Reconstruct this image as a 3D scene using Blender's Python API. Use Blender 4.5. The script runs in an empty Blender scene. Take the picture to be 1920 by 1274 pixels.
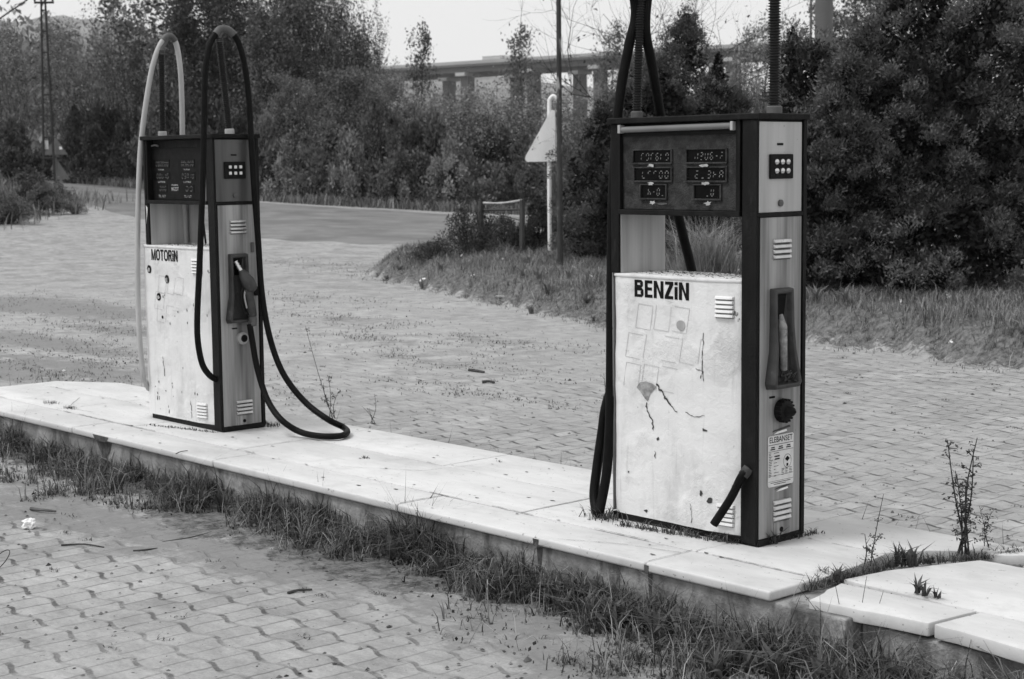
import bpy, math, random
import numpy as np
from mathutils import Vector, Matrix, noise as mnoise
R = random.Random(7)
NR = np.random.default_rng(11)
scene = bpy.context.scene
COL = scene.collection
PI = math.pi

# ------------------------------------------------------------------ camera (solved from the photograph)
F_PX, PITCH, ROLL, YAW, CAM_H = 3080.245, 0.1075, -0.01107, -0.83578, 1.5761
PW, PH = 1920.0, 1274.0
fw = np.array([math.sin(YAW)*math.cos(PITCH), math.cos(YAW)*math.cos(PITCH), -math.sin(PITCH)])
_r = np.array([math.cos(YAW), -math.sin(YAW), 0.0]); _u = np.cross(_r, fw)
rt = _r*math.cos(ROLL) + _u*math.sin(ROLL)
up = np.cross(rt, fw)
CAM = np.array([0, 0, CAM_H])
SH = np.array([math.sin(YAW), math.cos(YAW)]); TH = np.array([math.cos(YAW), -math.sin(YAW)])   # ground axes: away / sideways
def st(s, t): return (SH[0]*s + TH[0]*t, SH[1]*s + TH[1]*t)
def to_st(x, y): return (x*SH[0] + y*SH[1], x*TH[0] + y*TH[1])
def ray(q): return fw*F_PX + rt*(q[0]-PW/2) - up*(q[1]-PH/2)
def on_y(q, Y): d = ray(q); return CAM + d*((Y-CAM[1])/d[1])
def on_x(q, X): d = ray(q); return CAM + d*((X-CAM[0])/d[0])
def on_z(q, Z): d = ray(q); return CAM + d*((Z-CAM[2])/d[2])
def at_depth(q, D): return CAM + ray(q)*(D/F_PX)

G = -0.22            # level of the paved lot (top of the pump island is 0)
def sst(a, b, x):
    k = np.clip((np.asarray(x, float)-a)/(b-a), 0, 1); return k*k*(3-2*k)
FT = np.array([-2.6, -2.0, -0.8, 0.27, 0.85, 2.9, 3.6, 4.3, 6.0, 12.0, 40.0])
FS = np.array([27.6, 25.9, 22.7, 20.1, 18.6, 16.2, 15.0, 13.7, 11.8, 10.5, 10.0])
BT = np.array([-2.6, -2.0, -0.5, 1.0, 3.0, 5.0, 8.0, 40.0])
BS = np.array([27.8, 29.5, 31.0, 29.0, 25.0, 22.5, 21.0, 20.0])
def mound(s, t):
    a = np.interp(t, FT, FS); b = np.interp(t, BT, BS)
    wob = 0.25*np.sin(t*2.3+s*0.7)+0.15*np.sin(t*5.1-s*1.3)
    return sst(0, 1.0, s-a+wob)*sst(0, 2.0, b-s)*sst(-2.6, -1.7, t)
def turf_zone(s, t):
    a = np.interp(t, FT, FS); b = np.interp(t, BT, BS)
    wob = 0.3*np.sin(t*2.3+s*0.7)+0.2*np.sin(t*5.1-s*1.3)
    return sst(-0.9, 0.7, s-a+wob)*sst(0, 2.0, b-s)*sst(-2.75, -1.9, t)
def bank(s, t):
    return sst(38.5, 44, s+0.25*(t+13))*sst(53, 47, s)*sst(-12.6, -15.2, t)
def height(s, t):
    s = np.asarray(s, float); t = np.asarray(t, float)
    rise = sst(24, 58, s)*(0.12+0.052*np.clip(-t, 0, 30)) + np.clip(s-60, 0, 200)*0.012
    h = G + rise + 0.34*mound(s, t) + 0.75*bank(s, t)
    return h
def gp(q):
    """point of the terrain seen at pixel q (marching along the ray)"""
    d = ray(q); d = d/np.linalg.norm(d); k = 2.0; prev = None
    while k < 400:
        P = CAM + d*k; s, t = to_st(P[0], P[1]); g = float(height(s, t))
        if P[2] <= g:
            a, b = prev, k
            for _ in range(24):
                m = (a+b)/2; P = CAM+d*m; s, t = to_st(P[0], P[1])
                if P[2] <= float(height(s, t)): b = m
                else: a = m
            P = CAM+d*b; return P
        prev = k; k += 0.15 if k < 30 else 0.5
    return CAM + d*400
def gxy(x, y): return float(height(*to_st(x, y)))

# ------------------------------------------------------------------ mesh helpers
def tag(o, label=None, cat=None, group=None, kind=None):
    if label: o['label'] = label
    if cat: o['category'] = cat
    if group: o['group'] = group
    if kind: o['kind'] = kind
    return o
def empty(name, loc, rz=0.0):
    o = bpy.data.objects.new(name, None); COL.objects.link(o)
    o.location = loc; o.rotation_euler = (0, 0, rz); o.empty_display_size = 0.2
    return o
def link(name, me, mat, parent=None, loc=None):
    if mat is not None:
        me.materials.clear(); me.materials.append(mat)
    o = bpy.data.objects.new(name, me); COL.objects.link(o)
    if parent is not None: o.parent = parent
    if loc is not None: o.location = loc
    return o
def np_mesh(name, V, Fc, shade=None, smooth=False):
    """V (n,3); Fc (m,k) all faces with k corners; shade: one random tint per face"""
    V = np.ascontiguousarray(V, dtype=np.float32); Fc = np.ascontiguousarray(Fc, dtype=np.int32)
    m, k = Fc.shape
    me = bpy.data.meshes.new(name)
    me.vertices.add(len(V)); me.vertices.foreach_set('co', V.ravel())
    me.loops.add(m*k); me.loops.foreach_set('vertex_index', Fc.ravel())
    me.polygons.add(m)
    me.polygons.foreach_set('loop_start', np.arange(0, m*k, k, dtype=np.int32))
    me.polygons.foreach_set('loop_total', np.full(m, k, dtype=np.int32))
    if smooth: me.polygons.foreach_set('use_smooth', np.ones(m, dtype=bool))
    if shade is not None:
        a = me.attributes.new('tint', 'FLOAT', 'FACE'); a.data.foreach_set('value', np.asarray(shade, np.float32))
    me.update(calc_edges=True)
    return me

class MB:
    def __init__(s): s.v = []; s.f = []
    def add(s, vs, fs):
        b = len(s.v); s.v += [tuple(map(float, x)) for x in vs]; s.f += [tuple(b+i for i in f) for f in fs]; return s
    def box(s, x0, x1, y0, y1, z0, z1):
        return s.add([(x0,y0,z0),(x1,y0,z0),(x1,y1,z0),(x0,y1,z0),(x0,y0,z1),(x1,y0,z1),(x1,y1,z1),(x0,y1,z1)],
                     [(3,2,1,0),(4,5,6,7),(0,1,5,4),(1,2,6,5),(2,3,7,6),(3,0,4,7)])
    def prism(s, poly, z0, z1):
        n = len(poly)
        return s.add([(p[0],p[1],z0) for p in poly]+[(p[0],p[1],z1) for p in poly],
                     [tuple(range(n-1,-1,-1)), tuple(range(n,2*n))]+[(i,(i+1)%n,n+(i+1)%n,n+i) for i in range(n)])
    def plate(s, poly3, nrm, th):
        """a polygon in space given a thickness along nrm"""
        n = len(poly3); N = np.array(nrm)*th
        return s.add(list(poly3)+[np.array(p)+N for p in poly3],
                     [tuple(range(n-1,-1,-1)), tuple(range(n,2*n))]+[(i,(i+1)%n,n+(i+1)%n,n+i) for i in range(n)])
    def tube(s, pts, rad, seg=10, cap=True):
        pts = [np.array(p, float) for p in pts]; n = len(pts)
        rads = list(rad) if hasattr(rad, '__len__') else [rad]*n
        T = []
        for i in range(n):
            d = pts[min(i+1,n-1)]-pts[max(i-1,0)]; T.append(d/(np.linalg.norm(d)+1e-12))
        a = np.array([0,0,1.0]) if abs(T[0][2]) < 0.9 else np.array([1.0,0,0])
        N = np.cross(T[0], a); N /= np.linalg.norm(N)
        vs = []
        for i in range(n):
            N = N-T[i]*(N@T[i]); N /= (np.linalg.norm(N)+1e-12); B = np.cross(T[i], N)
            for k in range(seg):
                w = 2*PI*k/seg; vs.append(pts[i]+(N*math.cos(w)+B*math.sin(w))*rads[i])
        fs = [(i*seg+k, i*seg+(k+1)%seg, (i+1)*seg+(k+1)%seg, (i+1)*seg+k) for i in range(n-1) for k in range(seg)]
        if cap: fs += [tuple(range(seg-1,-1,-1)), tuple((n-1)*seg+k for k in range(seg))]
        return s.add(vs, fs)
    def mesh(s, name, smooth=False, bevel=0.0, segs=2):
        me = bpy.data.meshes.new(name); me.from_pydata(s.v, [], s.f); me.update()
        import bmesh
        bm = bmesh.new(); bm.from_mesh(me)
        bmesh.ops.recalc_face_normals(bm, faces=bm.faces)
        if bevel > 0:
            es = [e for e in bm.edges if len(e.link_faces) == 2 and e.calc_face_angle(0) > 0.5]
            bmesh.ops.bevel(bm, geom=es, offset=bevel, segments=segs, profile=0.5, affect='EDGES', clamp_overlap=True)
        bm.to_mesh(me); bm.free()
        if smooth:
            me.polygons.foreach_set('use_smooth', np.ones(len(me.polygons), dtype=bool))
            me.set_sharp_from_angle(angle=math.radians(40))
        me.update()
        return me
    def build(s, name, mat, parent=None, smooth=False, bevel=0.0, loc=None, segs=2):
        return link(name, s.mesh(name, smooth, bevel, segs), mat, parent, loc)

def smooth_path(pts, n=8):
    P = [np.array(p, float) for p in pts]; out = []
    for i in range(len(P)-1):
        p0, p1, p2, p3 = P[max(i-1,0)], P[i], P[i+1], P[min(i+2,len(P)-1)]
        for k in range(n):
            t = k/n
            out.append(0.5*((2*p1)+(-p0+p2)*t+(2*p0-5*p1+4*p2-p3)*t*t+(-p0+3*p1-3*p2+p3)*t**3))
    out.append(P[-1]); return out

# ------------------------------------------------------------------ materials (all greys: the photograph is black and white)
def g3(v): return (v, v, v, 1)
def new_mat(name):
    m = bpy.data.materials.new(name); m.use_nodes = True
    nt = m.node_tree; b = nt.nodes['Principled BSDF']
    return m, nt, b
class NT:
    def __init__(s, nt): s.nt = nt
    def n(s, t, **kw):
        x = s.nt.nodes.new(t)
        for k, v in kw.items(): setattr(x, k, v)
        return x
    def l(s, a, b): s.nt.links.new(a, b)
    def val(s, sock, v):
        if isinstance(v, (int, float)): sock.default_value = v
        else: s.l(v, sock)
    def math(s, op, a, b=None, c=None, clamp=False):
        x = s.n('ShaderNodeMath', operation=op); x.use_clamp = clamp
        s.val(x.inputs[0], a)
        if b is not None: s.val(x.inputs[1], b)
        if c is not None: s.val(x.inputs[2], c)
        return x.outputs[0]
    def noise(s, vec, scale, detail=4, rough=0.55, dist=0.0):
        x = s.n('ShaderNodeTexNoise'); x.inputs['Scale'].default_value = scale
        x.inputs['Detail'].default_value = detail; x.inputs['Roughness'].default_value = rough; x.inputs['Distortion'].default_value = dist
        if vec is not None: s.l(vec, x.inputs['Vector'])
        return x.outputs['Fac']
    def ramp(s, fac, a, b, va=0.0, vb=1.0):
        x = s.n('ShaderNodeMapRange'); x.interpolation_type = 'SMOOTHSTEP'
        s.val(x.inputs[0], fac); x.inputs[1].default_value = a; x.inputs[2].default_value = b
        x.inputs[3].default_value = va; x.inputs[4].default_value = vb
        return x.outputs[0]
    def mix(s, f, a, b):
        x = s.n('ShaderNodeMix', data_type='FLOAT')
        s.val(x.inputs[0], f); s.val(x.inputs[2], a); s.val(x.inputs[3], b)
        return x.outputs[0]
    def scale(s, vec, sc):
        x = s.n('ShaderNodeMapping'); x.inputs['Scale'].default_value = sc; s.l(vec, x.inputs['Vector']); return x.outputs[0]
    def coords(s, kind='Object'): return s.n('ShaderNodeTexCoord').outputs[kind]
    def bump(s, h, strength, dist, bsdf):
        x = s.n('ShaderNodeBump'); x.inputs['Strength'].default_value = strength; x.inputs['Distance'].default_value = dist
        s.l(h, x.inputs['Height']); s.l(x.outputs[0], bsdf.inputs['Normal'])

def simple(name, base, rough=0.6, metal=0.0, var=0.15, scale=6.0, bump=0.0, bscale=60.0, spec=0.4, stretch=(1,1,1), dirt=0.0, dval=0.05, dscale=9.0, dthr=(0.58, 0.7)):
    m, nt, b = new_mat(name); N = NT(nt); co = N.coords()
    v = N.noise(N.scale(co, stretch), scale, 5)
    c = N.mix(N.ramp(v, 0.25, 0.75), base*(1-var), base*(1+var))
    if dirt > 0:
        d = N.noise(N.scale(co, stretch), dscale, 7, 0.65)
        c = N.mix(N.math('MULTIPLY', N.ramp(d, *dthr), dirt), c, dval)
    N.l(c, b.inputs['Base Color'])
    b.inputs['Roughness'].default_value = rough; b.inputs['Metallic'].default_value = metal
    b.inputs['Specular IOR Level'].default_value = spec
    if bump > 0:
        N.bump(N.noise(co, bscale, 5, 0.6), bump, 0.01, b)
    return m

def leafy(name, base, var=0.55, rough=0.6, trans=0.25):
    m, nt, b = new_mat(name); N = NT(nt)
    a = N.n('ShaderNodeAttribute', attribute_name='tint').outputs['Fac']
    oi = N.n('ShaderNodeObjectInfo').outputs['Random']
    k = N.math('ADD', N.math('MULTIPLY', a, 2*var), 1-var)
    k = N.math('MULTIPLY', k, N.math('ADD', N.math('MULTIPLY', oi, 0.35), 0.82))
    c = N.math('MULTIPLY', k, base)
    N.l(c, b.inputs['Base Color']); b.inputs['Roughness'].default_value = rough
    b.inputs['Specular IOR Level'].default_value = 0.25
    out = nt.nodes['Material Output']
    tr = N.n('ShaderNodeBsdfTranslucent'); N.l(c, tr.inputs['Color'])
    mx = N.n('ShaderNodeMixShader'); mx.inputs[0].default_value = trans
    N.l(b.outputs[0], mx.inputs[1]); N.l(tr.outputs[0], mx.inputs[2]); N.l(mx.outputs[0], out.inputs['Surface'])
    return m

M = {}
M['rubber'] = simple('black_rubber', 0.005, 0.55, spec=0.10, var=0.3, scale=20, bump=0.15, bscale=90)
M['rubber_grey'] = simple('sun_bleached_rubber', 0.42, 0.6, var=0.15, scale=12, stretch=(1,1,0.25), dirt=0.4, dval=0.18)
M['dark'] = simple('dark_paint', 0.009, 0.55, spec=0.12, var=0.4, scale=14, bump=0.25, bscale=55, stretch=(1,1,0.3), dirt=0.5, dval=0.04, dscale=24, dthr=(0.55, 0.75))
M['dark_panel'] = simple('worn_dark_panel', 0.036, 0.6, spec=0.12, var=0.45, scale=22, bump=0.5, bscale=120, dirt=0.6, dval=0.075, dscale=42, dthr=(0.5, 0.72))
M['void'] = simple('display_glass', 0.003, 0.35, var=0.2, spec=0.08)
M['digit'] = simple('digit_flap', 0.18, 0.5, var=0.3, scale=90)
M['black'] = simple('black_plastic', 0.010, 0.5, spec=0.08, var=0.3, scale=30, bump=0.1)
M['arm'] = simple('ribbed_spring', 0.013, 0.42, var=0.3, scale=20, spec=0.3)
M['grey_plastic'] = simple('grey_plastic', 0.038, 0.5, var=0.3, scale=18, bump=0.2, bscale=80, dirt=0.5, dval=0.10, dscale=25)
M['chrome'] = simple('dull_chrome', 0.62, 0.28, metal=0.9, var=0.2, scale=40, dirt=0.5, dval=0.12, dscale=40)
M['button'] = simple('white_button', 0.75, 0.4, var=0.1)
M['ink'] = simple('black_letter_vinyl', 0.006, 0.6, var=0.2, spec=0.1)
M['sticker'] = simple('paper_sticker', 0.62, 0.6, var=0.1, scale=30)
M['scrap'] = simple('torn_white_paper', 0.80, 0.7, var=0.1, scale=40)
M['tube'] = simple('frosted_tube', 0.15, 0.3, var=0.12, scale=5, stretch=(1,1,1), dirt=0.3, dval=0.1)
M['bare_metal'] = simple('bare_primer', 0.26, 0.6, var=0.5, scale=30, bump=0.4, bscale=80, dirt=0.7, dval=0.1, dscale=24)
M['rust'] = simple('rusty_steel', 0.05, 0.8, var=0.4, scale=40, bump=0.5, bscale=90, dirt=0.7, dval=0.02, dscale=30)
M['pole_rust'] = simple('flaking_pole', 0.03, 0.7, var=0.4, scale=10, stretch=(1,1,0.25), dirt=0.85, dval=0.34, dscale=5, dthr=(0.56, 0.62))
M['galv'] = simple('galvanised_steel', 0.42, 0.5, metal=0.25, var=0.15, scale=10, stretch=(1,1,0.3), dirt=0.35, dval=0.2)
M['galv_dark'] = simple('grey_steel_post', 0.09, 0.6, var=0.25, scale=8, stretch=(1,1,0.3), bump=0.2)
M["column"] = simple("grey_column_paint", 0.10, 0.6, var=0.1, scale=1.5)
M['wood'] = simple('weathered_wood', 0.05, 0.85, var=0.4, scale=18, stretch=(1,1,0.12), bump=0.6, bscale=40)
M['wood_pale'] = simple('pale_peeled_rail', 0.45, 0.8, var=0.3, scale=14)
M['pole_concrete'] = simple('pole_concrete', 0.025, 0.85, var=0.3, scale=6)
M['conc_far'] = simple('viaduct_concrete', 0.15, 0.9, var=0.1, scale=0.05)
M['conc_pier'] = simple('pier_concrete', 0.12, 0.9, var=0.12, scale=0.05)
M['conc_pale'] = simple('pier_head_concrete', 0.42, 0.9, var=0.08, scale=0.1)
M['truck_w'] = simple('trailer_tarp', 0.5, 0.6, var=0.1, scale=0.4)
M['truck_d'] = simple('truck_dark', 0.06, 0.6, var=0.2)
M['bark'] = simple('bark', 0.045, 0.9, var=0.4, scale=14, stretch=(1,1,0.3), bump=0.7, bscale=30)
M['bark_pale'] = simple('pale_bark', 0.10, 0.9, var=0.35, scale=10, stretch=(1,1,0.3), bump=0.5, bscale=30)
M['leaf'] = leafy('broad_leaves', 0.145, var=0.95)
M['leaf_dark'] = leafy('dark_leaves', 0.068, var=0.95)
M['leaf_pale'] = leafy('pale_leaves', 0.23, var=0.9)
M['needle'] = leafy('juniper_sprays', 0.115, var=0.9, trans=0.1)
M['needle_right'] = leafy('cypress_sprays', 0.10, var=0.92, trans=0.1)
M['grass'] = leafy('grass_blades', 0.19, var=0.7)
M['grass_near'] = leafy('verge_grass', 0.135, var=0.9)
M['straw'] = leafy('dry_straw', 0.34, var=0.45)
M['weed'] = leafy('weed_leaves', 0.10, var=0.6)
M['stalk'] = leafy('dry_stalk', 0.06, var=0.4)
M['flower'] = simple('white_petals', 0.75, 0.8, var=0.1)
M['twig'] = simple('dead_twig', 0.05, 0.9, var=0.4, scale=20)
M['soil'] = simple('joint_soil', 0.07, 0.95, var=0.5, scale=40)
M['sign_white'] = simple('white_sign_back', 0.80, 0.5, var=0.12, scale=3, stretch=(1,1,0.3), dirt=0.2, dval=0.5, dscale=6)
M['bright_metal'] = simple('polished_louvre', 0.55, 0.32, metal=0.85, var=0.1, scale=30, dirt=0.4, dval=0.3, dscale=50)
M['house_w'] = simple('whitewash', 0.8, 0.8, var=0.05)
M['ghost'] = simple('painted_over_edge', 0.50, 0.5, var=0.2, scale=12)
M['house_r'] = simple('roof_tiles', 0.3, 0.8, var=0.2)

def mk_white():
    m, nt, b = new_mat('chipped_white_paint'); N = NT(nt); co = N.coords()
    base = N.mix(N.noise(co, 5, 5), 0.66, 0.80)
    streak = N.noise(N.scale(co, (16, 16, 0.9)), 2.2, 5, 0.6)
    base = N.mix(N.math('MULTIPLY', N.ramp(streak, 0.55, 0.78), 0.38), base, 0.38)
    grime = N.noise(N.scale(co, (1.5, 1.5, 0.7)), 3.1, 6, 0.62)
    base = N.mix(N.math('MULTIPLY', N.ramp(grime, 0.48, 0.72), 0.45), base, 0.36)
    chips = N.noise(co, 17, 8, 0.72)
    area = N.noise(co, 2.6, 3)
    cm = N.math('MULTIPLY', N.ramp(chips, 0.655, 0.675), N.ramp(area, 0.42, 0.6))
    v = N.n('ShaderNodeTexVoronoi', feature='DISTANCE_TO_EDGE'); v.inputs['Scale'].default_value = 8
    N.l(N.scale(co, (1, 1, 0.8)), v.inputs['Vector'])
    fleck = N.noise(co, 55, 3, 0.6)
    cm = N.math('MAXIMUM', cm, N.math('MULTIPLY', N.math('MULTIPLY', N.ramp(fleck, 0.74, 0.755), N.ramp(area, 0.5, 0.62)), 0.8))
    c = N.mix(cm, base, 0.07)
    N.l(c, b.inputs['Base Color']); b.inputs['Roughness'].default_value = 0.45
    wr = N.math('MULTIPLY', N.noise(N.scale(co, (1, 1, 0.8)), 34, 8, 0.75, 1.5), N.ramp(N.noise(co, 3.4, 3), 0.5, 0.62))
    h = N.math('ADD', N.math('MULTIPLY', wr, 1.6), N.math('MULTIPLY', N.noise(co, 26, 7, 0.65, 0.6), 0.7), N.math('MULTIPLY', N.ramp(chips, 0.6, 0.66), -0.8))
    h = N.math('ADD', h, N.math('MULTIPLY', N.noise(co, 4, 3), 1.5))
    N.bump(h, 0.6, 0.008, b)
    return m
M['white'] = mk_white()

def mk_silver(name, lo, hi, metal):
    m, nt, b = new_mat(name); N = NT(nt); co = N.coords()
    s1 = N.noise(N.scale(co, (6, 6, 0.35)), 2.4, 4, 0.55)
    s2 = N.noise(N.scale(co, (24, 24, 0.8)), 1.5, 3, 0.6)
    k = N.math('ADD', N.math('MULTIPLY', s1, 0.65), N.math('MULTIPLY', s2, 0.35))
    c = N.mix(N.ramp(k, 0.30, 0.70), lo, hi)
    sp = N.noise(co, 60, 5, 0.7)
    c = N.mix(N.math('MULTIPLY', N.ramp(sp, 0.66, 0.70), 0.6), c, 0.08)
    N.l(c, b.inputs['Base Color']); b.inputs['Metallic'].default_value = metal
    N.l(N.mix(s1, 0.28, 0.55), b.inputs['Roughness'])
    N.bump(N.noise(co, 7, 3), 0.12, 0.01, b)
    return m
M['silver'] = mk_silver('streaked_silver_panel', 0.11, 0.40, 0.35)
M['silver_pale'] = mk_silver('pale_silver_panel', 0.34, 0.47, 0.15)
M['silver_dark'] = mk_silver('dulled_silver_panel', 0.055, 0.11, 0.4)
M['inner'] = mk_silver('inner_side_panel', 0.30, 0.48, 0.1)

def mk_marble():
    m, nt, b = new_mat('white_marble_slab'); N = NT(nt); co = N.coords()
    base = N.mix(N.ramp(N.noise(N.scale(co, (0.6, 1.5, 1)), 2.2, 8, 0.68), 0.3, 0.7), 0.49, 0.64)
    vein = N.n('ShaderNodeTexNoise'); vein.inputs['Scale'].default_value = 1.6; vein.inputs['Detail'].default_value = 8; vein.inputs['Distortion'].default_value = 1.2
    N.l(N.scale(co, (0.35, 1.4, 1)), vein.inputs['Vector'])
    vv = N.math('ABSOLUTE', N.math('SUBTRACT', vein.outputs['Fac'], 0.5))
    base = N.mix(N.ramp(vv, 0.0, 0.03, 0.16, 0.0), base, 0.4)
    st_ = N.noise(co, 3.3, 8, 0.68)
    base = N.mix(N.math('MULTIPLY', N.ramp(st_, 0.52, 0.74), 0.45), base, 0.34)
    st2 = N.noise(N.scale(co, (1, 2.2, 1)), 9, 8, 0.75)
    base = N.mix(N.math('MULTIPLY', N.ramp(st2, 0.58, 0.72), 0.35), base, 0.34)
    sp = N.noise(co, 48, 4, 0.6)
    base = N.mix(N.math('MULTIPLY', N.ramp(sp, 0.67, 0.70), 0.8), base, 0.12)
    N.l(base, b.inputs['Base Color']); b.inputs['Roughness'].default_value = 0.55
    N.bump(N.noise(co, 35, 6, 0.6), 0.15, 0.006, b)
    return m
M['marble'] = mk_marble()
M['riser'] = simple('kerb_concrete', 0.27, 0.9, var=0.4, scale=6, bump=0.9, bscale=45, stretch=(1,1,0.45), dirt=0.85, dval=0.06, dscale=7, dthr=(0.46, 0.66))

def mk_ground():
    m, nt, b = new_mat('paved_lot_and_turf'); N = NT(nt)
    geo = N.n('ShaderNodeNewGeometry'); pos = geo.outputs['Position']
    sx = N.n('ShaderNodeSeparateXYZ'); N.l(pos, sx.inputs[0]); X, Y = sx.outputs[0], sx.outputs[1]
    turf = N.n('ShaderNodeAttribute', attribute_name='turf').outputs['Fac']
    dirt = N.n('ShaderNodeAttribute', attribute_name='dirt').outputs['Fac']
    wob = N.math('MULTIPLY', N.math('SUBTRACT', N.noise(pos, 9, 2), 0.5), 0.03)
    # interlocking pavers with a stepped long edge
    wave = N.math('SINE', N.math('MULTIPLY', X, 2*PI/0.25))
    wave = N.math('MULTIPLY', N.math('MINIMUM', N.math('MAXIMUM', N.math('MULTIPLY', wave, 1.15), -1.0), 1.0), 0.016)
    yy = N.math('DIVIDE', N.math('ADD', N.math('ADD', Y, wave), wob), 0.18)
    row = N.math('FLOOR', yy); fr = N.math('FRACT', yy)
    e1 = N.math('ABSOLUTE', N.math('SUBTRACT', fr, 0.5))
    e1 = N.math('ADD', e1, N.math('MULTIPLY', N.math('SUBTRACT', N.noise(pos, 24, 4, 0.7), 0.5), 0.09))
    j1 = N.ramp(e1, 0.415, 0.470)
    ph = N.math('COSINE', N.math('ADD', N.math('MULTIPLY', X, 2*PI/0.25), N.math('MULTIPLY', N.math('SUBTRACT', N.noise(pos, 3.0, 2), 0.5), 1.5)))
    j1 = N.math('MULTIPLY', j1, N.ramp(ph, -0.5, 0.35, 0.30, 1.0))
    xx = N.math('DIVIDE', N.math('ADD', N.math('ADD', X, N.math('MULTIPLY', row, 0.0625)), wob), 0.125)
    e2 = N.math('ABSOLUTE', N.math('SUBTRACT', N.math('FRACT', xx), 0.5))
    j2 = N.ramp(e2, 0.44, 0.48)
    open_ = N.noise(pos, 8.5, 6, 0.7)
    jn = N.math('MAXIMUM', N.math('MULTIPLY', j1, N.ramp(open_, 0.34, 0.56, 0.18, 1.0)), N.math('MULTIPLY', j2, N.ramp(open_, 0.35, 0.65, 0.6, 0.3)))
    dust = N.noise(N.scale(pos, (0.5, 0.9, 1)), 0.9, 4, 0.6)
    expose = N.ramp(dust, 0.42, 0.66, 1.0, 0.45)
    sand = N.math('ADD', X, N.math('MULTIPLY', N.math('SUBTRACT', N.noise(pos, 0.55, 6, 0.65), 0.5), 9.0))
    clear = N.math('MAXIMUM', N.ramp(sand, -14.0, -7.0, 0.06, 1.0), N.ramp(Y, 3.6, 4.4, 1.0, 0.0))
    expose = N.math('MULTIPLY', N.math('MULTIPLY', expose, clear), N.math('SUBTRACT', 1.0, N.math('MULTIPLY', dirt, 0.75)))
    jn = N.math('MULTIPLY', jn, expose)
    cell = N.n('ShaderNodeTexWhiteNoise', noise_dimensions='2D')
    cv = N.n('ShaderNodeCombineXYZ'); N.l(N.math('FLOOR', xx), cv.inputs[0]); N.l(row, cv.inputs[1]); N.l(cv.outputs[0], cell.inputs['Vector'])
    pav = N.mix(cell.outputs['Value'], 0.285, 0.375)
    pav = N.mix(N.ramp(N.noise(pos, 1.3, 5, 0.6), 0.3, 0.7), N.math('MULTIPLY', pav, 0.86), N.math('MULTIPLY', pav, 1.08))
    pav = N.mix(N.ramp(dust, 0.42, 0.62), pav, N.mix(N.noise(pos, 2.1, 6, 0.7), 0.25, 0.41))
    pav = N.math('MULTIPLY', pav, N.ramp(N.noise(N.scale(pos, (0.7, 1.4, 1)), 7, 8, 0.75), 0.3, 0.7, 0.80, 1.14))
    pav = N.mix(N.noise(pos, 75, 4, 0.7), N.math('MULTIPLY', pav, 0.68), N.math('MULTIPLY', pav, 1.3))
    c = N.mix(N.math('MULTIPLY', jn, 0.92), pav, 0.045)
    # damp silt, moss and small debris
    silt = N.mix(N.noise(pos, 30, 6, 0.7), 0.12, 0.25)
    dn = N.math('ADD', N.math('MULTIPLY', N.math('SUBTRACT', N.noise(pos, 2.4, 8, 0.72), 0.5), 1.5), N.math('MULTIPLY', N.math('SUBTRACT', N.noise(N.scale(pos, (0.6, 1.3, 1)), 9.0, 8, 0.8), 0.5), 1.0))
    dm = N.math('MULTIPLY', N.ramp(N.math('ADD', dirt, dn), 0.34, 0.66), 0.80)
    c = N.mix(dm, c, silt)
    deb = N.noise(pos, 26, 5, 0.75)
    c = N.mix(N.math('MULTIPLY', N.ramp(deb, 0.63, 0.69), 0.8), c, 0.06)
    turfc = N.mix(N.ramp(N.noise(pos, 16, 8, 0.78), 0.3, 0.7), 0.03, 0.21)
    tn = N.math('ADD', N.math('MULTIPLY', N.math('SUBTRACT', N.noise(pos, 3.5, 6, 0.7), 0.5), 1.2), N.math('MULTIPLY', N.math('SUBTRACT', N.noise(pos, 19, 6, 0.75), 0.5), 1.3))
    tm = N.ramp(N.math('ADD', turf, tn), 0.40, 0.66)
    c = N.mix(tm, c, turfc)
    N.l(c, b.inputs['Base Color']); b.inputs['Roughness'].default_value = 0.9; b.inputs['Specular IOR Level'].default_value = 0.2
    h = N.math('ADD', N.math('MULTIPLY', jn, -1.6), N.math('MULTIPLY', N.noise(pos, 60, 6, 0.7), 0.55))
    h = N.math('ADD', h, N.math('MULTIPLY', N.noise(pos, 6, 4), 0.8))
    N.bump(h, 0.6, 0.012, b)
    return m
M['ground'] = mk_ground()
M['road'] = simple('worn_asphalt', 0.145, 0.85, var=0.28, scale=0.7, bump=0.3, bscale=20, dirt=0.5, dval=0.26, dscale=1.1, dthr=(0.5, 0.68))

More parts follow.
